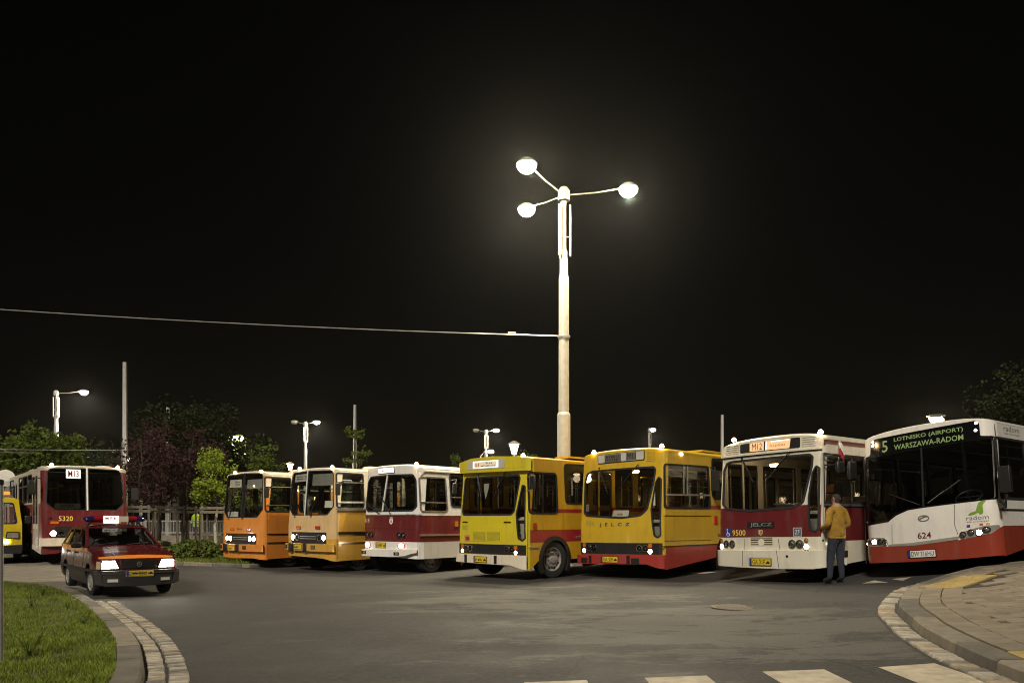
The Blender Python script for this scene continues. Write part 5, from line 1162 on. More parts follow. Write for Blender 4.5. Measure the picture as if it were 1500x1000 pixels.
m = MB(); c = Vector((-.36, 1.78, .93)); M = Matrix.Rotation(R(-65), 3, 'X'); m.tube([c + M @ Vector((.18 * math.cos(k * .3), .18 * math.sin(k * .3), 0)) for k in range(22)], .014, 6); m.build('steering_wheel', BLK, car)
for x0, x1 in ((-.55, -.1), (.05, .5)): m = MB(); m.tube([wsf(x0 / .7, .03, .02), wsf(x1 / .7, .12, .02)], .009, 5); m.build('wiper', BLK, car)
# roof light bar
lb = link('light_bar', None, car); lb.location = (0, 2.15, 1.47)
def lbar(x0, x1, mat, nm, r=.075, cap=0):
    m = MB(); pr = []
    n = 14; rows = []
    xs_ = [x0, x1] if not cap else ([x0, x0 + .02, x0 + .06, x0 + .12, x1] if cap < 0 else [x0, x1 - .12, x1 - .06, x1 - .02, x1])
    for x in xs_:
        f = 1
        if cap < 0: f = {0: .35, 1: .6, 2: .85}.get(xs_.index(x), 1)
        if cap > 0: f = {4: .35, 3: .6, 2: .85}.get(xs_.index(x), 1)
        rows.append([Vector((x, .12 * f * math.cos(2 * math.pi * k / n), .02 + r * f * math.sin(2 * math.pi * k / n) * (1 if math.sin(2 * math.pi * k / n) > 0 else .8))) for k in range(n)])
    m.grid(rows, closed=True); m.f.append(tuple(range(n))); m.m.append(0); m.f.append(tuple(len(m.v) - n + k for k in range(n))); m.m.append(0); return m.build(nm, mat, lb, 50)
lbar(-.64, -.44, BLUE, 'blue_beacon', cap=-1); lbar(-.438, -.24, REDB, 'red_lens'); lbar(.26, .44, REDB, 'red_lens'); lbar(.442, .64, BLUE, 'blue_beacon', cap=1); lbar(-.235, .255, GRW, 'speaker_box', .06)
m = MB(); m.box((-.10, -.125, .02), (.31, .02, .16)); sp = m.build('lit_sign', SIGN, lb); text(sp, 'M P K', lambda u, v, o: Vector((u, -.1355 - o, v)), -.22, .015, .02, .075, .001, GRED, bold=.02)
m = MB(); m.box((.16, -.122, .03), (.19, .02, .12)); m.build('loudspeaker', CRMS, lb)
for x in (-.5, .5): m = MB(); m.bar((x, -.08, -.05), (x * 1.12, .05, -.12), .02); m.bar((x, .08, -.05), (x * 1.12, -.02, -.12), .02); m.build('bracket', BLK, lb)

# ---------------------------------------------------------------- yellow van at the left edge
VY = pm('van_yellow', (.66, .47, .012), .3, coat=.4, var=.05, dirt=.12)
van = empty('yellow_van', (-17.05, 25.9, .03), R(31)); tag(van, 'yellow service van with orange beacon, cut off by the left frame edge', 'van')
def vf(u, v, o=0):
    y = 0 if v < 1.25 else (v - 1.25) * .55; y += .10 * (u / .95) ** 2; return Vector((u, y - o, v))
vc = [k * .19 for k in range(-5, 6)]
hole = rpoly([(-.82, 1.32), (.82, 1.32), (.70, 2.02), (-.70, 2.02)], .09)
m = MB(); m.patch([(-.95, .52), (.95, .52), (.95, 1.3), (.84, 2.12), (.7, 2.2), (-.7, 2.2), (-.84, 2.12), (-.95, 1.3)], vf, -.03, 0, holes=[hole], cu=vc, cv=[1.25]); m.build('front_panel', VY, van)
m = MB(); m.patch(inset(hole, -.01), vf, -.01, .01, holes=[inset(hole, .03)], cu=vc); wo = m.build('windscreen', RUB, van); m = MB(); m.patch(inset(hole, .01), vf, None, -.005, cu=vc); m.build('pane', WSG, wo)
for sg in (-1, 1):
    def vs_(u, v, o=0): return Vector((sg * (.95 - .11 * max(0, (v - 1.3) / .85) + o), u, v))
    hole2 = rpoly([(.45, 1.35), (1.25, 1.35), (1.25, 2.0), (.62, 2.0)], .08)
    m = MB(); m.patch([(.12, .48), (.5, .48)] + [(.95 - .42 * math.cos(math.pi * i / 10), .42 + .42 * math.sin(math.pi * i / 10)) for i in range(11)] + [(4.2, .48), (4.2, 2.18), (.58, 2.18), (.14, 1.3)], vs_, -.03, 0, holes=[hole2], cv=[1.3]); m.build('side_panel', VY, van)
    m = MB(); m.patch(hole2, vs_, None, -.01); m.build('side_window', GLS, van)
    m = MB(); m.box((sg * 1.12, .35, 1.45), (.20, .12, .28)); m.build('mirror', BLK, van, 30, .03)
    p = rpoly([(sg * .48, .82), (sg * .88, .82), (sg * .88, 1.06), (sg * .52, 1.06)], .03); m = MB(); m.patch(p, vf, 0, .02, cu=vc); h_ = m.build('headlamp', BLK, van); m = MB(); m.patch(inset(p, .03), vf, .02, .024, cu=vc); m.build('lens', pm('dim_lens', (.30, .28, .24), .2, coat=.6), h_)
    m = MB(); m.patch(ell((sg * .52, .74), .075, .06), vf, 0, .025); m.build('position_lamp', HLIT, van)
    for y in (.95, 3.3):
        t = MB(); r, w = .34, .11; t.lathe([(r * .6, -w), (r * .9, -w), (r, -w * .6), (r, w * .6), (r * .9, w), (r * .6, w)], 26, axis='X'); o = t.build('wheel', RUB, van); o.location = (sg * .80, y, r); q = MB(); q.lathe([(r * .62, sg * w), (r * .5, sg * w * .6), (.001, sg * w * .7)], 20, axis='X'); q.build('rim', RIM, o)
m = MB(); m.patch([(-.95, .34), (.95, .34), (.97, .62), (-.97, .62)], vf, -.1, .09, cu=vc); m.build('bumper', BUMP, van, 35, .02)
m = MB(); m.grid([[Vector((x * .84, .60, 2.17 + .04 * (1 - x * x))) for x in (-1, -.5, 0, .5, 1)], [Vector((x * .84, 4.2, 2.17 + .06 * (1 - x * x))) for x in (-1, -.5, 0, .5, 1)]]); m.build('roof', VY, van)
m = MB(); m.box((0, 2.4, .45), (1.7, 3.6, .2)); m.build('underbody', DK, van)
m = MB(); m.box((0, .6, 1.1), (1.7, .5, .3)); m.build('dashboard', INTD, van)
m = MB(); m.box((0, 1.0, 2.26), (1.3, .25, .06)); rb = m.build('beacon_board', ALU, van); m = MB(); m.box((0, 1.0, 2.35), (1.2, .2, .12)); m.build('beacon_lens', pm('beacon_amber', (.62, .17, .01), .2, coat=.6, emit=(1, .35, .05), es=.35), rb, 30, .03); m = MB(); m.box((.15, 1.5, 2.47), (.5, .5, .22)); m.build('roof_box', GRW, rb, 30, .03)
m = MB(); m.lathe([(.001, 0), (.34, .0), (.34, .04), (.001, .04)], 24, (0, 0, 0), 'Y'); sgm = m.build('round_sign', WHT); sgm.location = (-20.35, 32.0, 3.15); sgm.rotation_euler = (0, 0, R(33)); tag(sgm, 'plain round white sign face rising behind the yellow van', 'sign')
m = MB(); m.tube([(0, .06, -3.2), (0, .06, .3)], .03, 8); m.build('post', STEEL, sgm)

# ---------------------------------------------------------------- people
def person(name, label, loc, rz, hgt, joints, cols, extra=None):
    """skinned body; joints: name -> (pos, radius x, radius y, parent)"""
    names = list(joints); me = bpy.data.meshes.new(name)
    s_ = hgt / 1.78
    me.from_pydata([Vector(joints[n][0]) * s_ for n in names], [(names.index(joints[n][3]), names.index(n)) for n in names if joints[n][3]], [])
    o = link(name, me); sk = o.modifiers.new('skin', 'SKIN'); sk.use_smooth_shade = True
    for i, n in enumerate(names):
        v = me.skin_vertices[0].data[i]; v.radius = (joints[n][1] * s_, joints[n][2] * s_); v.use_root = (i == 0)
    ss = o.modifiers.new('sub', 'SUBSURF'); ss.levels = 2; ss.render_levels = 2
    dg = bpy.context.evaluated_depsgraph_get(); dg.update(); nm = bpy.data.meshes.new_from_object(o.evaluated_get(dg)); bpy.data.objects.remove(o)
    nm.materials.clear()
    for c in cols['mats']: nm.materials.append(c)
    for p in nm.polygons: p.material_index = cols['f'](p.center / s_); p.use_smooth = True
    r = link(name, nm); r.location = loc; r.rotation_euler = (0, 0, rz); tag(r, label, 'person'); return r
JK = pm('jacket_mustard', (.30, .165, .016), .85, var=.25, scale=9, bump=.3, bscale=14); JN = pm('trousers_navy', (.022, .024, .035), .9, var=.3, scale=12, bump=.3, bscale=16); SKN = pm('skin', (.42, .22, .14), .55, var=.08); HAIR = pm('hair_dark', (.035, .025, .018), .8, var=.3, scale=40, bump=.4); SHOE = pm('shoes_dark', (.02, .018, .016), .6)
J = {'pelvis': ((0, 0, .95), .155, .12, None), 'belly': ((0, .005, 1.10), .175, .135, 'pelvis'), 'chest': ((0, .01, 1.32), .195, .135, 'belly'), 'neckb': ((0, 0, 1.47), .10, .085, 'chest'), 'neck': ((0, -.01, 1.54), .058, .06, 'neckb'), 'jaw': ((0, -.03, 1.60), .075, .085, 'neck'), 'head': ((0, -.015, 1.69), .082, .10, 'jaw'), 'crown': ((0, .0, 1.755), .05, .06, 'head')}
for sg, n in ((1, 'r'), (-1, 'l')):
    J['sh' + n] = ((sg * .19, 0, 1.41), .085, .08, 'neckb'); J['el' + n] = ((sg * .275, .05, 1.15), .064, .060, 'sh' + n); J['wr' + n] = ((sg * .20, -.17, 1.08), .044, .042, 'el' + n); J['pa' + n] = ((sg * .15, -.235, 1.10), .030, .042, 'wr' + n)
    J['hip' + n] = ((sg * .10, 0, .86), .105, .105, 'pelvis'); J['kn' + n] = ((sg * .115, -.02 - .03 * (sg > 0), .49), .075, .078, 'hip' + n); J['an' + n] = ((sg * .125 + .02 * (sg > 0), .02 - .05 * (sg > 0), .10), .05, .055, 'kn' + n); J['to' + n] = ((sg * .145 + .03 * (sg > 0), -.13 - .05 * (sg > 0), .045), .045, .035, 'an' + n)
def colf(c):
    if c.z > 1.655 or (c.z > 1.57 and c.y > .005): return 3
    if c.z > 1.505: return 2
    if c.z < .10: return 4
    if c.y < -.185 and c.z > .9 and c.z < 1.2: return 2
    if c.z > .90: return 0
    return 1
def fingers(parent, s_, mat):
    for sg in (1, -1):
        for i, L in enumerate((.066, .076, .080, .072)):
            z = 1.068 + i * .020; m = MB(); b0 = Vector((sg * .135, -.265, z)) * s_; m.tube([b0, b0 + Vector((-sg * .018, -L * .55, -.004)) * s_, b0 + Vector((-sg * .050, -L * .75, -.012)) * s_], [.0095 * s_, .009 * s_, .007 * s_], 6); m.build('finger', mat, parent)
        m = MB(); b0 = Vector((sg * .135, -.225, 1.135)) * s_; m.tube([b0, b0 + Vector((-sg * .015, -.03, .022)) * s_, b0 + Vector((-sg * .03, -.055, .026)) * s_], [.011 * s_, .0105 * s_, .008 * s_], 6); m.build('thumb', mat, parent)
px_, py_ = 6.42, 15.75
pr = person('person', 'person in mustard jacket and navy trousers standing with back turned by the cream bus', (px_, py_, ez(px_) + .0), R(205), 1.80, J, {'mats': [JK, JN, SKN, HAIR, SHOE], 'f': colf})
fingers(pr, 1.80 / 1.78, SKN)
def face(parent, s_):
    m = MB(); m.lathe([(.001, -.022), (.012, -.012), (.016, .0), (.001, .012)], 8, Vector((0, -.105, 1.655)) * s_); m.build('nose', SKN, parent)
    for sg in (-1, 1): m = MB(); m.lathe([(.001, -.03), (.014, -.015), (.016, .015), (.001, .03)], 8, Vector((sg * .088, .0, 1.66)) * s_); m.build('ear', SKN, parent); m = MB(); m.lathe([(.001, -.010), (.010, 0), (.001, .010)], 8, Vector((sg * .032, -.098, 1.685)) * s_); m.build('eye', INK, parent)
    m = MB(); m.box(Vector((0, -.106, 1.615)) * s_, (.045, .008, .008)); m.build('mouth', pm('lips', (.30, .10, .08), .5), parent)
face(pr, 1.80 / 1.78)
m = MB(); m.tube([Vector((.17 * math.cos(a), .005 + .125 * math.sin(a), .905)) for a in [2 * math.pi * k / 20 for k in range(21)]], .022, 8); m.build('jacket_hem', JK, pr)
HV = pm('hi_vis_vest', (.34, .52, .02), .7, var=.1); HVS = pm('reflective_tape', (.6, .6, .55), .4)
hx, hy = -14.9, 37.6
p2 = person('person', 'person in lime high-visibility vest behind the railing and tree guards', (hx, hy, ez(hx) + .25), R(-20), 1.72, J, {'mats': [HV, JN, SKN, HAIR, SHOE], 'f': colf})
fingers(p2, 1.72 / 1.78, SKN); face(p2, 1.72 / 1.78)
# small flags on the bus mirrors
FW = pm('flag_white', (.7, .66, .58), .9, var=.1); FR_ = pm('flag_red', (.36, .03, .035), .9, var=.1)
def flag(loc, rz, lab, hgt=.42, wd=.2, lean=0):
    fl = empty('small_flag', loc, rz); tag(fl, lab, 'flag', 'small white-red flags on the buses')
    m = MB(); m.tube([(0, 0, -.25), (0, 0, hgt)], .009, 6); m.build('staff', ALU, fl)
    for mt, z0, z1, nm in ((FW, .5, 1., 'white_half'), (FR_, 0., .5, 'red_half')):
        m = MB(); rows = []
        for i in range(7):
            t = i / 6; rows.append([Vector((t * wd * .55, .02 * math.sin(t * 7 + k * 2), hgt * (.30 + .68 * lerp(z0, z1, k / 4)) - t * t * .16)) for k in range(5)])
        m.grid(rows); m.build(nm, mt, fl, 60)
flag((5.45, 20.35, 2.80), R(-10), 'white-red flag on the mirror of the mustard bus', .46)
flag((6.55, 15.98, 2.66), R(-30), 'white-red flag standing above the mirror of the cream bus', .42)
# ---------------------------------------------------------------- lamps
LAMPC = (1.0, .93, .78)
POLE = pm('pole_painted_cream', (.38, .36, .30), .4, .1, var=.10, scale=6, dirt=.15)
BULB = emis('lamp_bulb_main', (1., .84, .52), 320.); BULBF = emis('lamp_bulb_far', (1., .86, .60), 200.); BULBO = emis('lantern_bulb', (1., .62, .32), 20.)
def head(parent, p, yaw, r, mat, power, nm='luminaire', rad=.2):
    h = link(nm, None, parent); h.location = p; h.rotation_euler = (0, 0, yaw)
    m = MB(); m.lathe([(.001, .16), (r * .55, .14), (r * .95, .06), (r * 1.05, .0), (r * .98, -.02)], 20); m.build('housing', POLE, h)
    m = MB(); m.lathe([(r * .97, -.01), (r * .92, -r * .35), (r * .6, -r * .72), (.001, -r * .85)], 20); m.build('bowl', mat, h)
    if power:
        ld = bpy.data.lights.new('lamp_light', 'SPOT'); ld.energy = power; ld.color = LAMPC; ld.shadow_soft_size = rad; ld.spot_size = R(172); ld.spot_blend = .35
        lo = bpy.data.objects.new('lamp_light', ld); COL.objects.link(lo); lo.parent = h; lo.location = (0, 0, -r * .95)
    return h
def mast(name, x, y, H, label, arms, scale=1., power=0, mat=BULBF, r=.30, group='street lamps with round luminaires', plates=True, al=2.05):
    root = empty(name, (x, y, ez(x))); tag(root, label, 'street lamp', group); s = scale
    m = MB(); prof = [(.30 * s, 0), (.30 * s, .02), (.225 * s, .05), (.222 * s, H * .40 - .05), (.218 * s, H * .40), (.178 * s, H * .40 + .06), (.170 * s, H * .755), (.168 * s, H * .76), (.14 * s, H * .765 + .05), (.135 * s, H * .83), (.09 * s, H * .835), (.085 * s, H * .965), (.001, H * .965)]
    m.lathe(prof, 24); m.build('pole', POLE, root, 30)
    m = MB(); m.lathe([(.20 * s, H * .965), (.20 * s, H * .99), (.12 * s, H), (.001, H)], 16); m.build('head_box', STEEL, root)
    for k in range(2): m = MB(); z = H * (.28 if k == 0 else .60); rr = (.224 if k == 0 else .176) * s; m.lathe([(rr, z - .02), (rr + .012, z - .015), (rr + .012, z + .015), (rr, z + .02)], 20); m.build('band', STEEL, root)
    if plates:
        for k in range(3):
            a = R(90 + 120 * k + 20); m = MB(); c = Vector((.22 * s * math.cos(a), .22 * s * math.sin(a), H * .885)); m.box(c, (.05 * s, .12 * s, H * .135), 0, Matrix.Rotation(a, 3, 'Z')); m.bar(c + Vector((0, 0, -.2)), Vector((0, 0, c.z - .2)), .03); m.build('side_fin', POLE, root, 30, .008)
    for i, (a, lit) in enumerate(arms):
        d = Vector((math.cos(R(a)), math.sin(R(a)), 0)); m = MB(); m.tube([d * .1 + Vector((0, 0, H * .98)), d * (al * .5) + Vector((0, 0, H * .985 + .03)), d * (al - r * .8) + Vector((0, 0, H * 1.0))], .024 * s, 8); m.build('arm', POLE, root)
        head(root, d * al + Vector((0, 0, H * 1.0)), 0, r, mat if lit else GRW, power if lit else 0)
    return root
mast('lamp_mast', 1.64, 25.2, 11.95, 'tall cream lamp mast with three lit heads rising behind the yellow buses', [(234, 1), (2, 1), (124, 1)], .93, 900, BULB, .29)
mast('lamp_mast', -37.2, 65, 12, 'lit lamp mast leftmost in the frame, above the articulated bus', [(15, 1)], 1., 3500, BULBF, .34)
mast('lamp_mast', -22.3, 86, 12, 'lit lamp mast standing between the orange and ochre buses', [(0, 1), (180, 0)], 1., 3500, BULBF, .36, al=1.2)
mast('lamp_mast', -3.05, 93, 12, 'lit lamp mast seen over the roof of the white-maroon bus', [(0, 1), (170, 0)], 1., 3000, BULBF, .36, al=1.2)
mast('lamp_mast', 17.6, 102, 12.2, 'lit lamp mast peeping over the mustard bus roof', [(60, 1)], 1., 2500, BULBF, .40, al=1.2)
mast('lamp_mast', -21.9, 62, 7.9, 'lit street lamp buried in the bright tree crown', [(0, 1)], .7, 6000, BULBF, .40, al=.6, plates=False)
r_ = mast('flat_lamp', 24.6, 45.5, 6.3, 'flat-headed lit lamp showing above the white-red bus roof', [(180, 1)], .6, 900, BULBF, .34, al=.4, plates=False)
m = MB(); m.lathe([(.5, .06), (.38, .11), (.001, .14)], 20, (-.4, 0, 6.35)); m.build('wide_hood', POLE, r_)
# park lanterns
def lantern(x, y, z, s, label, mat, cone=True):
    root = empty('park_lantern', (x, y, ez(x))); tag(root, label, 'lantern', 'park lanterns behind the buses')
    m = MB(); m.lathe([(.09, 0), (.07, .1), (.045, .3), (.035, z - .5 * s), (.001, z - .5 * s)], 12); m.build('post', POLE, root)
    m = MB(); m.lathe([(.12 * s, z - .55 * s), (.28 * s, z + .02 * s), (.24 * s, z + .03 * s)], 14); m.build('glass', mat, root)
    for k in range(6): a = k * math.pi / 3; m = MB(); m.bar((.12 * s * math.cos(a), .12 * s * math.sin(a), z - .55 * s), (.29 * s * math.cos(a), .29 * s * math.sin(a), z + .03 * s), .025 * s); m.build('rib', BLK, root)
    m = MB(); m.lathe([(.36 * s, z + .02 * s), (.30 * s, z + .10 * s), (.12 * s, z + .20 * s), (.001, z + .23 * s)], 16); m.build('cap', POLE, root)
LGL = pm('lantern_glass', (.7, .7, .66), .5, var=0, emit=(1., .95, .85), es=1.6)
lantern(.12, 45, 5.7, 1.0, 'white conical park lantern beside the tall lamp mast', LGL)
lantern(-16.7, 60, 5.6, .8, 'small orange-lit lantern between the orange and ochre bus roofs', BULBO)
lantern(-24.2, 50, 5.35, .7, 'small orange-lit lantern by the tall plain pole at left', BULBO)
cl = empty('curved_lamp', (-2.9, 70, ez(-2.9))); tag(cl, 'thin lamp with hooked arm left of the mast over the white-maroon bus', 'street lamp')
m = MB(); m.tube([(0, 0, 0), (0, 0, 6.3), (.15, 0, 7.1), (.5, 0, 7.5), (.95, 0, 7.6)], .06, 8); m.build('pole', POLE, cl); head(cl, (1.05, 0, 7.55), 0, .26, BULBF, 0)
# plain catenary masts
def plain(x, y, H, r0, r1, label):
    root = empty('catenary_mast', (x, y, ez(x))); tag(root, label, 'pole', 'plain overhead-line masts')
    m = MB(); m.lathe([(r0 * 1.3, 0), (r0 * 1.3, .3), (r0, .35), (r0 * .98, H * .55), (r0 * .85, H * .56), (r1, H), (.001, H)], 16); m.build('shaft', STEEL, root)
    m = MB(); m.lathe([(r0 * 1.06, H * .545), (r0 * 1.06, H * .57)], 16); m.build('collar', ALU, root); return root
plain(-19.45, 40, 9.35, .15, .10, 'tall grey catenary mast right of the articulated bus')
plain(-21.6, 50, 8.5, .17, .10, 'grey catenary mast standing among the dark red trees')
plain(-10.85, 55, 9.4, .15, .10, 'dark catenary mast rising from the tree behind the ochre bus')
plain(13.2, 50, 7.2, .12, .09, 'short-looking catenary mast just left of the cream bus roof')
m = MB(); m.tube([(0, 0, -.1), (0, 0, 2.0)], .032, 10); o = m.build('sign_post', STEEL); o.location = (-5.36, 8.34, ez(-5.36)); tag(o, 'thin grey steel post on the lawn at the left frame edge', 'post')
m = MB(); m.lathe([(.036, 1.96), (.037, 2.01), (.001, 2.02)], 10); m.build('cap', BLK, o)
# overhead wires
def wire(name, a, b, sag, r, label):
    m = MB(); a = Vector(a); b = Vector(b); pts = []
    for i in range(25): t = i / 24; p = a.lerp(b, t); p.z -= sag * 4 * t * (1 - t); pts.append(p)
    m.tube(pts, r, 6); return tag(m.build(name, ALU), label, 'wire', 'overhead wires')
w = wire('span_wire', (-25, 25.6, 8.9), (1.43, 25.1, 7.27), .20, .014, 'long bright span wire running from the left edge to the tall lamp mast')
m = MB(); m.tube([(-.12, 24.98, 7.355), (.12, 25.02, 7.345)], .024, 8); m.build('insulator', CRMS, w); m = MB(); m.lathe([(.185, -.03), (.205, -.02), (.205, .02), (.185, .03)], 18, (1.64, 25.2, 7.27)); m.build('clamp', STEEL, w)
wire('contact_wire', (-60, 41, 6.2), (-19.5, 40, 4.95), .25, .012, 'upper tram wire ending at the tall grey mast')
wire('contact_wire', (-60, 43, 6.6), (-18, 30, 4.0), .3, .012, 'lower tram wire sloping down behind the articulated bus')
wire('contact_wire', (-19.4, 40, 4.6), (-21.6, 50, 5.2), .05, .018, 'short wire strung between the two grey masts')
# ---------------------------------------------------------------- trees
def leafmat(name, c1, c2, tr=.3):
    m = grassmat(name, c1, c2); return m
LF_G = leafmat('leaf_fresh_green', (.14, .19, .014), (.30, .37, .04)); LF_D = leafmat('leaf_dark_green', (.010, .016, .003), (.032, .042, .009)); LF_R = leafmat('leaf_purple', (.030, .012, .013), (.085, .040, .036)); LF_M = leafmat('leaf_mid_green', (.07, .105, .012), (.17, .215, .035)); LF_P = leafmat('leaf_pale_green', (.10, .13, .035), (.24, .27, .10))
BARK = pm('bark', (.045, .036, .026), .9, var=.4, scale=18, bump=.6, bscale=30); BARKW = pm('bark_whitewashed', (.36, .33, .26), .9, var=.3, scale=14, bump=.4, bscale=30)
def crown_mesh(c, rad, n, size, clumps, seed, flat=.6, shape='round'):
    rr = random.Random(seed); v = []; f = []; C = []
    for i in range(clumps):
        while True:
            p = Vector((rr.uniform(-1, 1), rr.uniform(-1, 1), rr.uniform(-1, 1)))
            if shape == 'cone':
                lim = (1 - (p.z + 1) / 2) ** .8 * .95 + .05
                if math.hypot(p.x, p.y) < lim: break
            elif .25 < p.length < 1: break
        C.append((Vector((c[0] + p.x * rad[0], c[1] + p.y * rad[1], c[2] + p.z * rad[2])), rr.uniform(.6, 1.3)))
    cr = .34 * (rad[0] * rad[1] * rad[2]) ** (1 / 3) * (14 / clumps) ** (1 / 3)
    for i in range(n):
        q, k = rr.choice(C); d = Vector((rr.gauss(0, 1), rr.gauss(0, 1), rr.gauss(0, flat))); d = d.normalized() * (rr.random() ** .4) * cr * k * 1.5
        p = q + d; a = Vector((rr.gauss(0, 1), rr.gauss(0, 1), rr.gauss(0, .6))).normalized(); b = a.cross(Vector((rr.gauss(0, 1), rr.gauss(0, 1), rr.gauss(0, 1)))).normalized(); s = size * rr.uniform(.6, 1.3)
        o = len(v); nn = a.cross(b) * s * .22
        v += [p - a * s * .55, p + b * s * .38 + nn, p + a * s * .6, p - b * s * .38 + nn]; f += [(o, o + 1, o + 2), (o, o + 2, o + 3)]
    m = MB(); m.v = [tuple(x) for x in v]; m.f = f; m.m = [0] * len(f); return m, C
def tree(x, y, label, trunk_h, rad, crown_z, n, size, mat, seed, clumps=16, bark=BARK, tr=.09, shape='round', group='trees round the square', flat=.6, name='tree'):
    root = empty(name, (x, y, ez(x) + .05)); tag(root, label, 'tree', group); rr = random.Random(seed)
    cm, C = crown_mesh((0, 0, crown_z), rad, n, size, clumps, seed, flat, shape)
    t = MB(); top = crown_z + rad[2] * .55
    pts = [Vector((rr.uniform(-.02, .02) * k, rr.uniform(-.02, .02) * k, top * k / 6)) for k in range(7)]
    ra = [tr * (1.25 - .16 * k) for k in range(7)]; t.tube(pts[:4], ra[:4], 9); t.tube(pts[3:], ra[3:], 9, 1)
    for q, k in C[::1 if clumps < 20 else 2]:
        z0 = max(trunk_h, min(top * .9, q.z - rr.uniform(.3, .6) * rad[2])); i = min(5, int(z0 / top * 6)); b0 = pts[i].lerp(pts[i + 1], z0 / top * 6 - i); mid = b0.lerp(q, .5) + Vector((0, 0, -.06 * rad[2])); t.tube([b0, mid, q], [tr * .40, tr * .24, tr * .08], 5, 1)
    t.build('trunk', [bark, BARK], root); link('crown', cm.mesh('crown', mat, 0, False), root); return root
tree(-14.55, 31.2, 'dark red-leaved young tree directly right of the articulated bus', 1.9, (1.05, 1.0, 1.55), 3.5, 3400, .10, LF_R, 1, 16, BARKW, .07, group='dark red trees behind the railing')
tree(-14.9, 33.6, 'dark red-leaved tree tallest of the three, topped by thin shoots', 1.9, (1.2, 1.1, 1.75), 3.8, 4200, .10, LF_R, 2, 18, BARK, .08, group='dark red trees behind the railing')
tree(-14.1, 34.6, 'dark red-leaved tree beside the fresh green maple', 1.8, (1.35, 1.2, 1.7), 3.6, 3800, .10, LF_R, 3, 16, BARK, .07, group='dark red trees behind the railing')
tree(-11.9, 32.0, 'fresh green young maple left of the orange bus', 1.85, (.78, .78, 1.15), 3.05, 3600, .10, LF_G, 4, 20, BARKW, .06, group='green trees behind the buses')
tree(-21.2, 60, 'pale tree whose crown glows around the street lamp', 4.0, (1.3, 1.2, 1.6), 6.1, 3000, .20, LF_P, 5, 14, BARK, .12, group='green trees behind the buses')
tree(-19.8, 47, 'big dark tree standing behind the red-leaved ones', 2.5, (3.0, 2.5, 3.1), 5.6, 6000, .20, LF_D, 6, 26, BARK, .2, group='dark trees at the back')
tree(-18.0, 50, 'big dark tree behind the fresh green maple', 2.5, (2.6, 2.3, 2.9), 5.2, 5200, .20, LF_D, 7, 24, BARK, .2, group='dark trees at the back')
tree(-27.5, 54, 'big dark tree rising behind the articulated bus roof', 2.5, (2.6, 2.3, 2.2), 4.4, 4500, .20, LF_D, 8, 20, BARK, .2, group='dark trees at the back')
tree(-26.8, 46, 'broad green tree left, lit beneath the leftmost lamp mast', 2.6, (2.5, 2.0, 1.7), 5.1, 5600, .24, LF_M, 9, 22, BARK, .16, group='green trees behind the buses')
tree(-14.4, 46, 'slim conical tree just left of the orange bus roof', 1.2, (1.2, 1.2, 2.3), 4.1, 2600, .15, LF_M, 10, 22, BARK, .09, 'cone', group='green trees behind the buses', flat=.25)
tree(-9.6, 49, 'layered spruce-like tree rising behind the ochre bus', 1.2, (1.25, 1.2, 2.6), 4.7, 2600, .15, LF_M, 11, 20, BARK, .10, 'cone', group='green trees behind the buses', flat=.18)
tree(-3.6, 52, 'narrow green treetop above the white-maroon bus roof', 2.0, (.75, .7, 1.5), 4.7, 1300, .14, LF_M, 12, 12, BARK, .07, group='green trees behind the buses')
tree(.95, 55, 'green treetop right of the conical park lantern', 2.0, (.9, .8, 1.6), 5.2, 1500, .15, LF_M, 13, 12, BARK, .07, group='green trees behind the buses')
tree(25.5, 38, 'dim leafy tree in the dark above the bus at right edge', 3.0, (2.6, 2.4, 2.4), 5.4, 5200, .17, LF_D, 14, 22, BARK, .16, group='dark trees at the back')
# wooden tree guards
WOOD = pm('grey_wood', (.13, .112, .082), .85, var=.3, scale=12, bump=.4, bscale=40)
for gx, gy, lab, w_ in ((-14.55, 31.2, 'wooden tree guard leftmost, half hidden by the escort car bar', .85), (-14.0, 32.5, 'wooden tree guard second from left, by the grey mast foot', .95), (-13.95, 34.4, 'darker wooden tree guard third from left', .75), (-11.9, 32.0, 'wooden tree guard around the fresh green maple', .85)):
    gd = empty('tree_guard', (gx, gy, ez(gx) + .08), R(8)); tag(gd, lab, 'tree guard', 'wooden tree guards')
    for sx in (-1, 1):
        for sy in (-1, 1): m = MB(); m.tube([(sx * w_ / 2, sy * w_ / 2, -.1), (sx * w_ / 2, sy * w_ / 2, 1.95)], .045, 8); m.build('stake', WOOD, gd)
    for sy in (-1, 1):
        for z in (1.86, 1.70, .30): m = MB(); m.box((0, sy * (w_ / 2 + .05), z), (w_ + .16, .03, .10)); m.build('rail', WOOD, gd)
    for sx in (-1, 1): m = MB(); m.box((sx * (w_ / 2 + .05), 0, 1.78), (.03, w_, .10)); m.build('rail', WOOD, gd)
# railing on a low wall
rl = empty('railing_fence', (-30, 36.5, 0)); tag(rl, 'grey metal railing on a low concrete wall behind the trees', 'fence')
m = MB(); m.box((14, 0, .38), (36, .3, .76)); m.build('low_wall', KERB, rl)
for z in (1.42, .88): m = MB(); m.box((14, 0, z), (36, .04, .05)); m.build('rail', STEEL, rl)
bar_me = None
for k in range(180):
    x = 9.5 + k * .125
    if bar_me is None: mm = MB(); mm.box((0, 0, 1.15), (.022, .022, .52)); bar_me = mm.mesh('bar', STEEL, 0)
    o = link('bar', bar_me, rl); o.location = (x, 0, 0)
for k in range(13): m = MB(); m.box((9.4 + k * 1.9, 0, 1.1), (.07, .07, .75)); m.build('post', STEEL, rl)
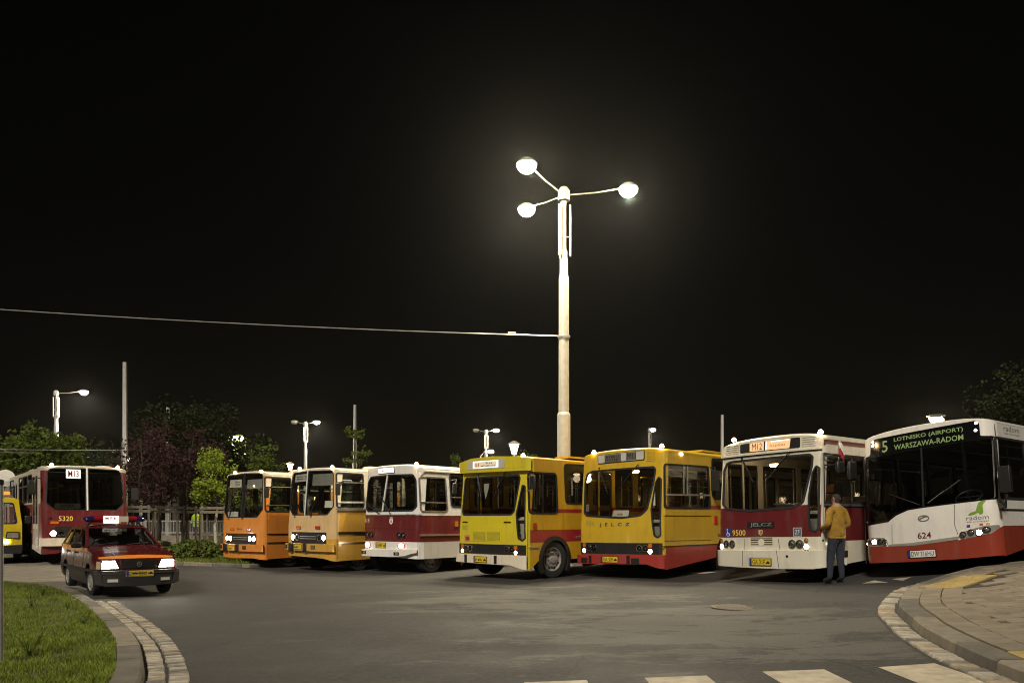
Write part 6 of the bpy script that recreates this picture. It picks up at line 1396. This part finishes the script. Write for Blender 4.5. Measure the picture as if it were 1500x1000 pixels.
# hedge
hd = empty('hedge', (-11.6, 28.2, ez(-11.6) + .08), R(20)); tag(hd, 'low leafy hedge on the grass island behind the car', 'hedge')
v = []; f = []; rr = random.Random(5)
hb = MB()
for i in range(9000):
    x = rr.uniform(-2.1, 1.75); y = rr.uniform(-.42, .42); zt = .62 + .06 * math.sin(x * 4.1) + .04 * math.sin(x * 9 + 1) - .25 * (abs(y) / .42) ** 3; z = zt * (1 - rr.random() ** 2.2)
    s = rr.uniform(.045, .08); a = Vector((rr.gauss(0, 1), rr.gauss(0, 1), rr.gauss(0, .7))).normalized(); b = a.cross(Vector((rr.gauss(0, 1), rr.gauss(0, 1), rr.gauss(0, 1)))).normalized(); p = Vector((x, y, z)); o = len(v)
    v += [p - a * s, p + b * s * .6, p + a * s, p - b * s * .6]; f.append((o, o + 1, o + 2, o + 3))
hb.v = [tuple(p) for p in v]; hb.f = f; hb.m = [0] * len(f); link('foliage', hb.mesh('foliage', leafmat('leaf_hedge', (.11, .15, .025), (.24, .28, .06)), 0, False), hd)
m = MB()
for i in range(70): x = rr.uniform(-2.0, 1.7); y = rr.uniform(-.3, .3); m.tube([(x, y, -.02), (x + rr.uniform(-.08, .08), y + rr.uniform(-.08, .08), .5)], .007, 4)
m.build('stems', BARK, hd)
# weeds on the lawn and by the post
def weed(x, y, hgt, n, label, seed):
    rr = random.Random(seed); root = empty('weed', (x, y, ez(x) + .085)); tag(root, label, 'weed', 'weeds on the lawn')
    m = MB(); v = []; f = []
    for i in range(n):
        a = rr.uniform(0, 6.28); L = hgt * rr.uniform(.5, 1.0); tip = Vector((math.cos(a) * L * .55, math.sin(a) * L * .55, L)); m.tube([(0, 0, 0), tip * .5 + Vector((0, 0, L * .1)), tip], [.004, .003, .002], 4)
        for k in range(7):
            p = tip * (k + 1) / 7; b = rr.uniform(0, 6.28); d = Vector((math.cos(b), math.sin(b), rr.uniform(-.2, .5))) * rr.uniform(.02, .045); q = Vector((-d.y, d.x, 0)) * .4; o = len(v); v += [p, p + d * .5 + q, p + d, p + d * .5 - q]; f.append((o, o + 1, o + 2, o + 3))
    m.build('stem', LF_M, root, 0); l = MB(); l.v = [tuple(p) for p in v]; l.f = f; l.m = [0] * len(f); link('leaves', l.mesh('leaves', LF_M, 0, False), root)
for i, (x, y, h_, n, lab) in enumerate(((-8.15, 13.5, .42, 14, 'tall leafy weed in the upper left of the lawn'), (-8.95, 15.2, .26, 12, 'low weed on the lawn near its far kerb bend'), (-7.45, 13.35, .22, 9, 'low weed close to the kerb below the car'), (-5.30, 8.75, .34, 16, 'leafy weed at the foot of the grey post'), (-6.10, 11.35, .18, 12, 'small tuft beside the kerb in mid lawn'), (-6.35, 11.9, .2, 9, 'small weed against the kerb stones'), (-11.75, 17.7, .5, 14, 'tall weed at the left frame edge near the van'))):
    weed(x, y, h_, n, lab, 40 + i)
# ---------------------------------------------------------------- thin volume added to give the lamps a glow
hz = MB(); hz.box((0, 55, 15), (260, 160, 34)); hz = hz.build('glow_haze', pm('glow_haze_air', (1, 1, 1), var=0), None, 0); tag(hz, 'thin mist added over the square for a glow round the lamps', 'glow_haze', kind='stuff')
hm = bpy.data.materials.new('lamp_glow_haze'); hm.use_nodes = True; hn = hm.node_tree; hn.nodes.remove(hn.nodes['Principled BSDF'])
pv = hn.nodes.new('ShaderNodeVolumePrincipled'); pv.inputs['Color'].default_value = (.95, .93, .88, 1); pv.inputs['Density'].default_value = .00011; pv.inputs['Anisotropy'].default_value = .86
hn.links.new(pv.outputs[0], hn.nodes['Material Output'].inputs['Volume']); hz.data.materials.clear(); hz.data.materials.append(hm)
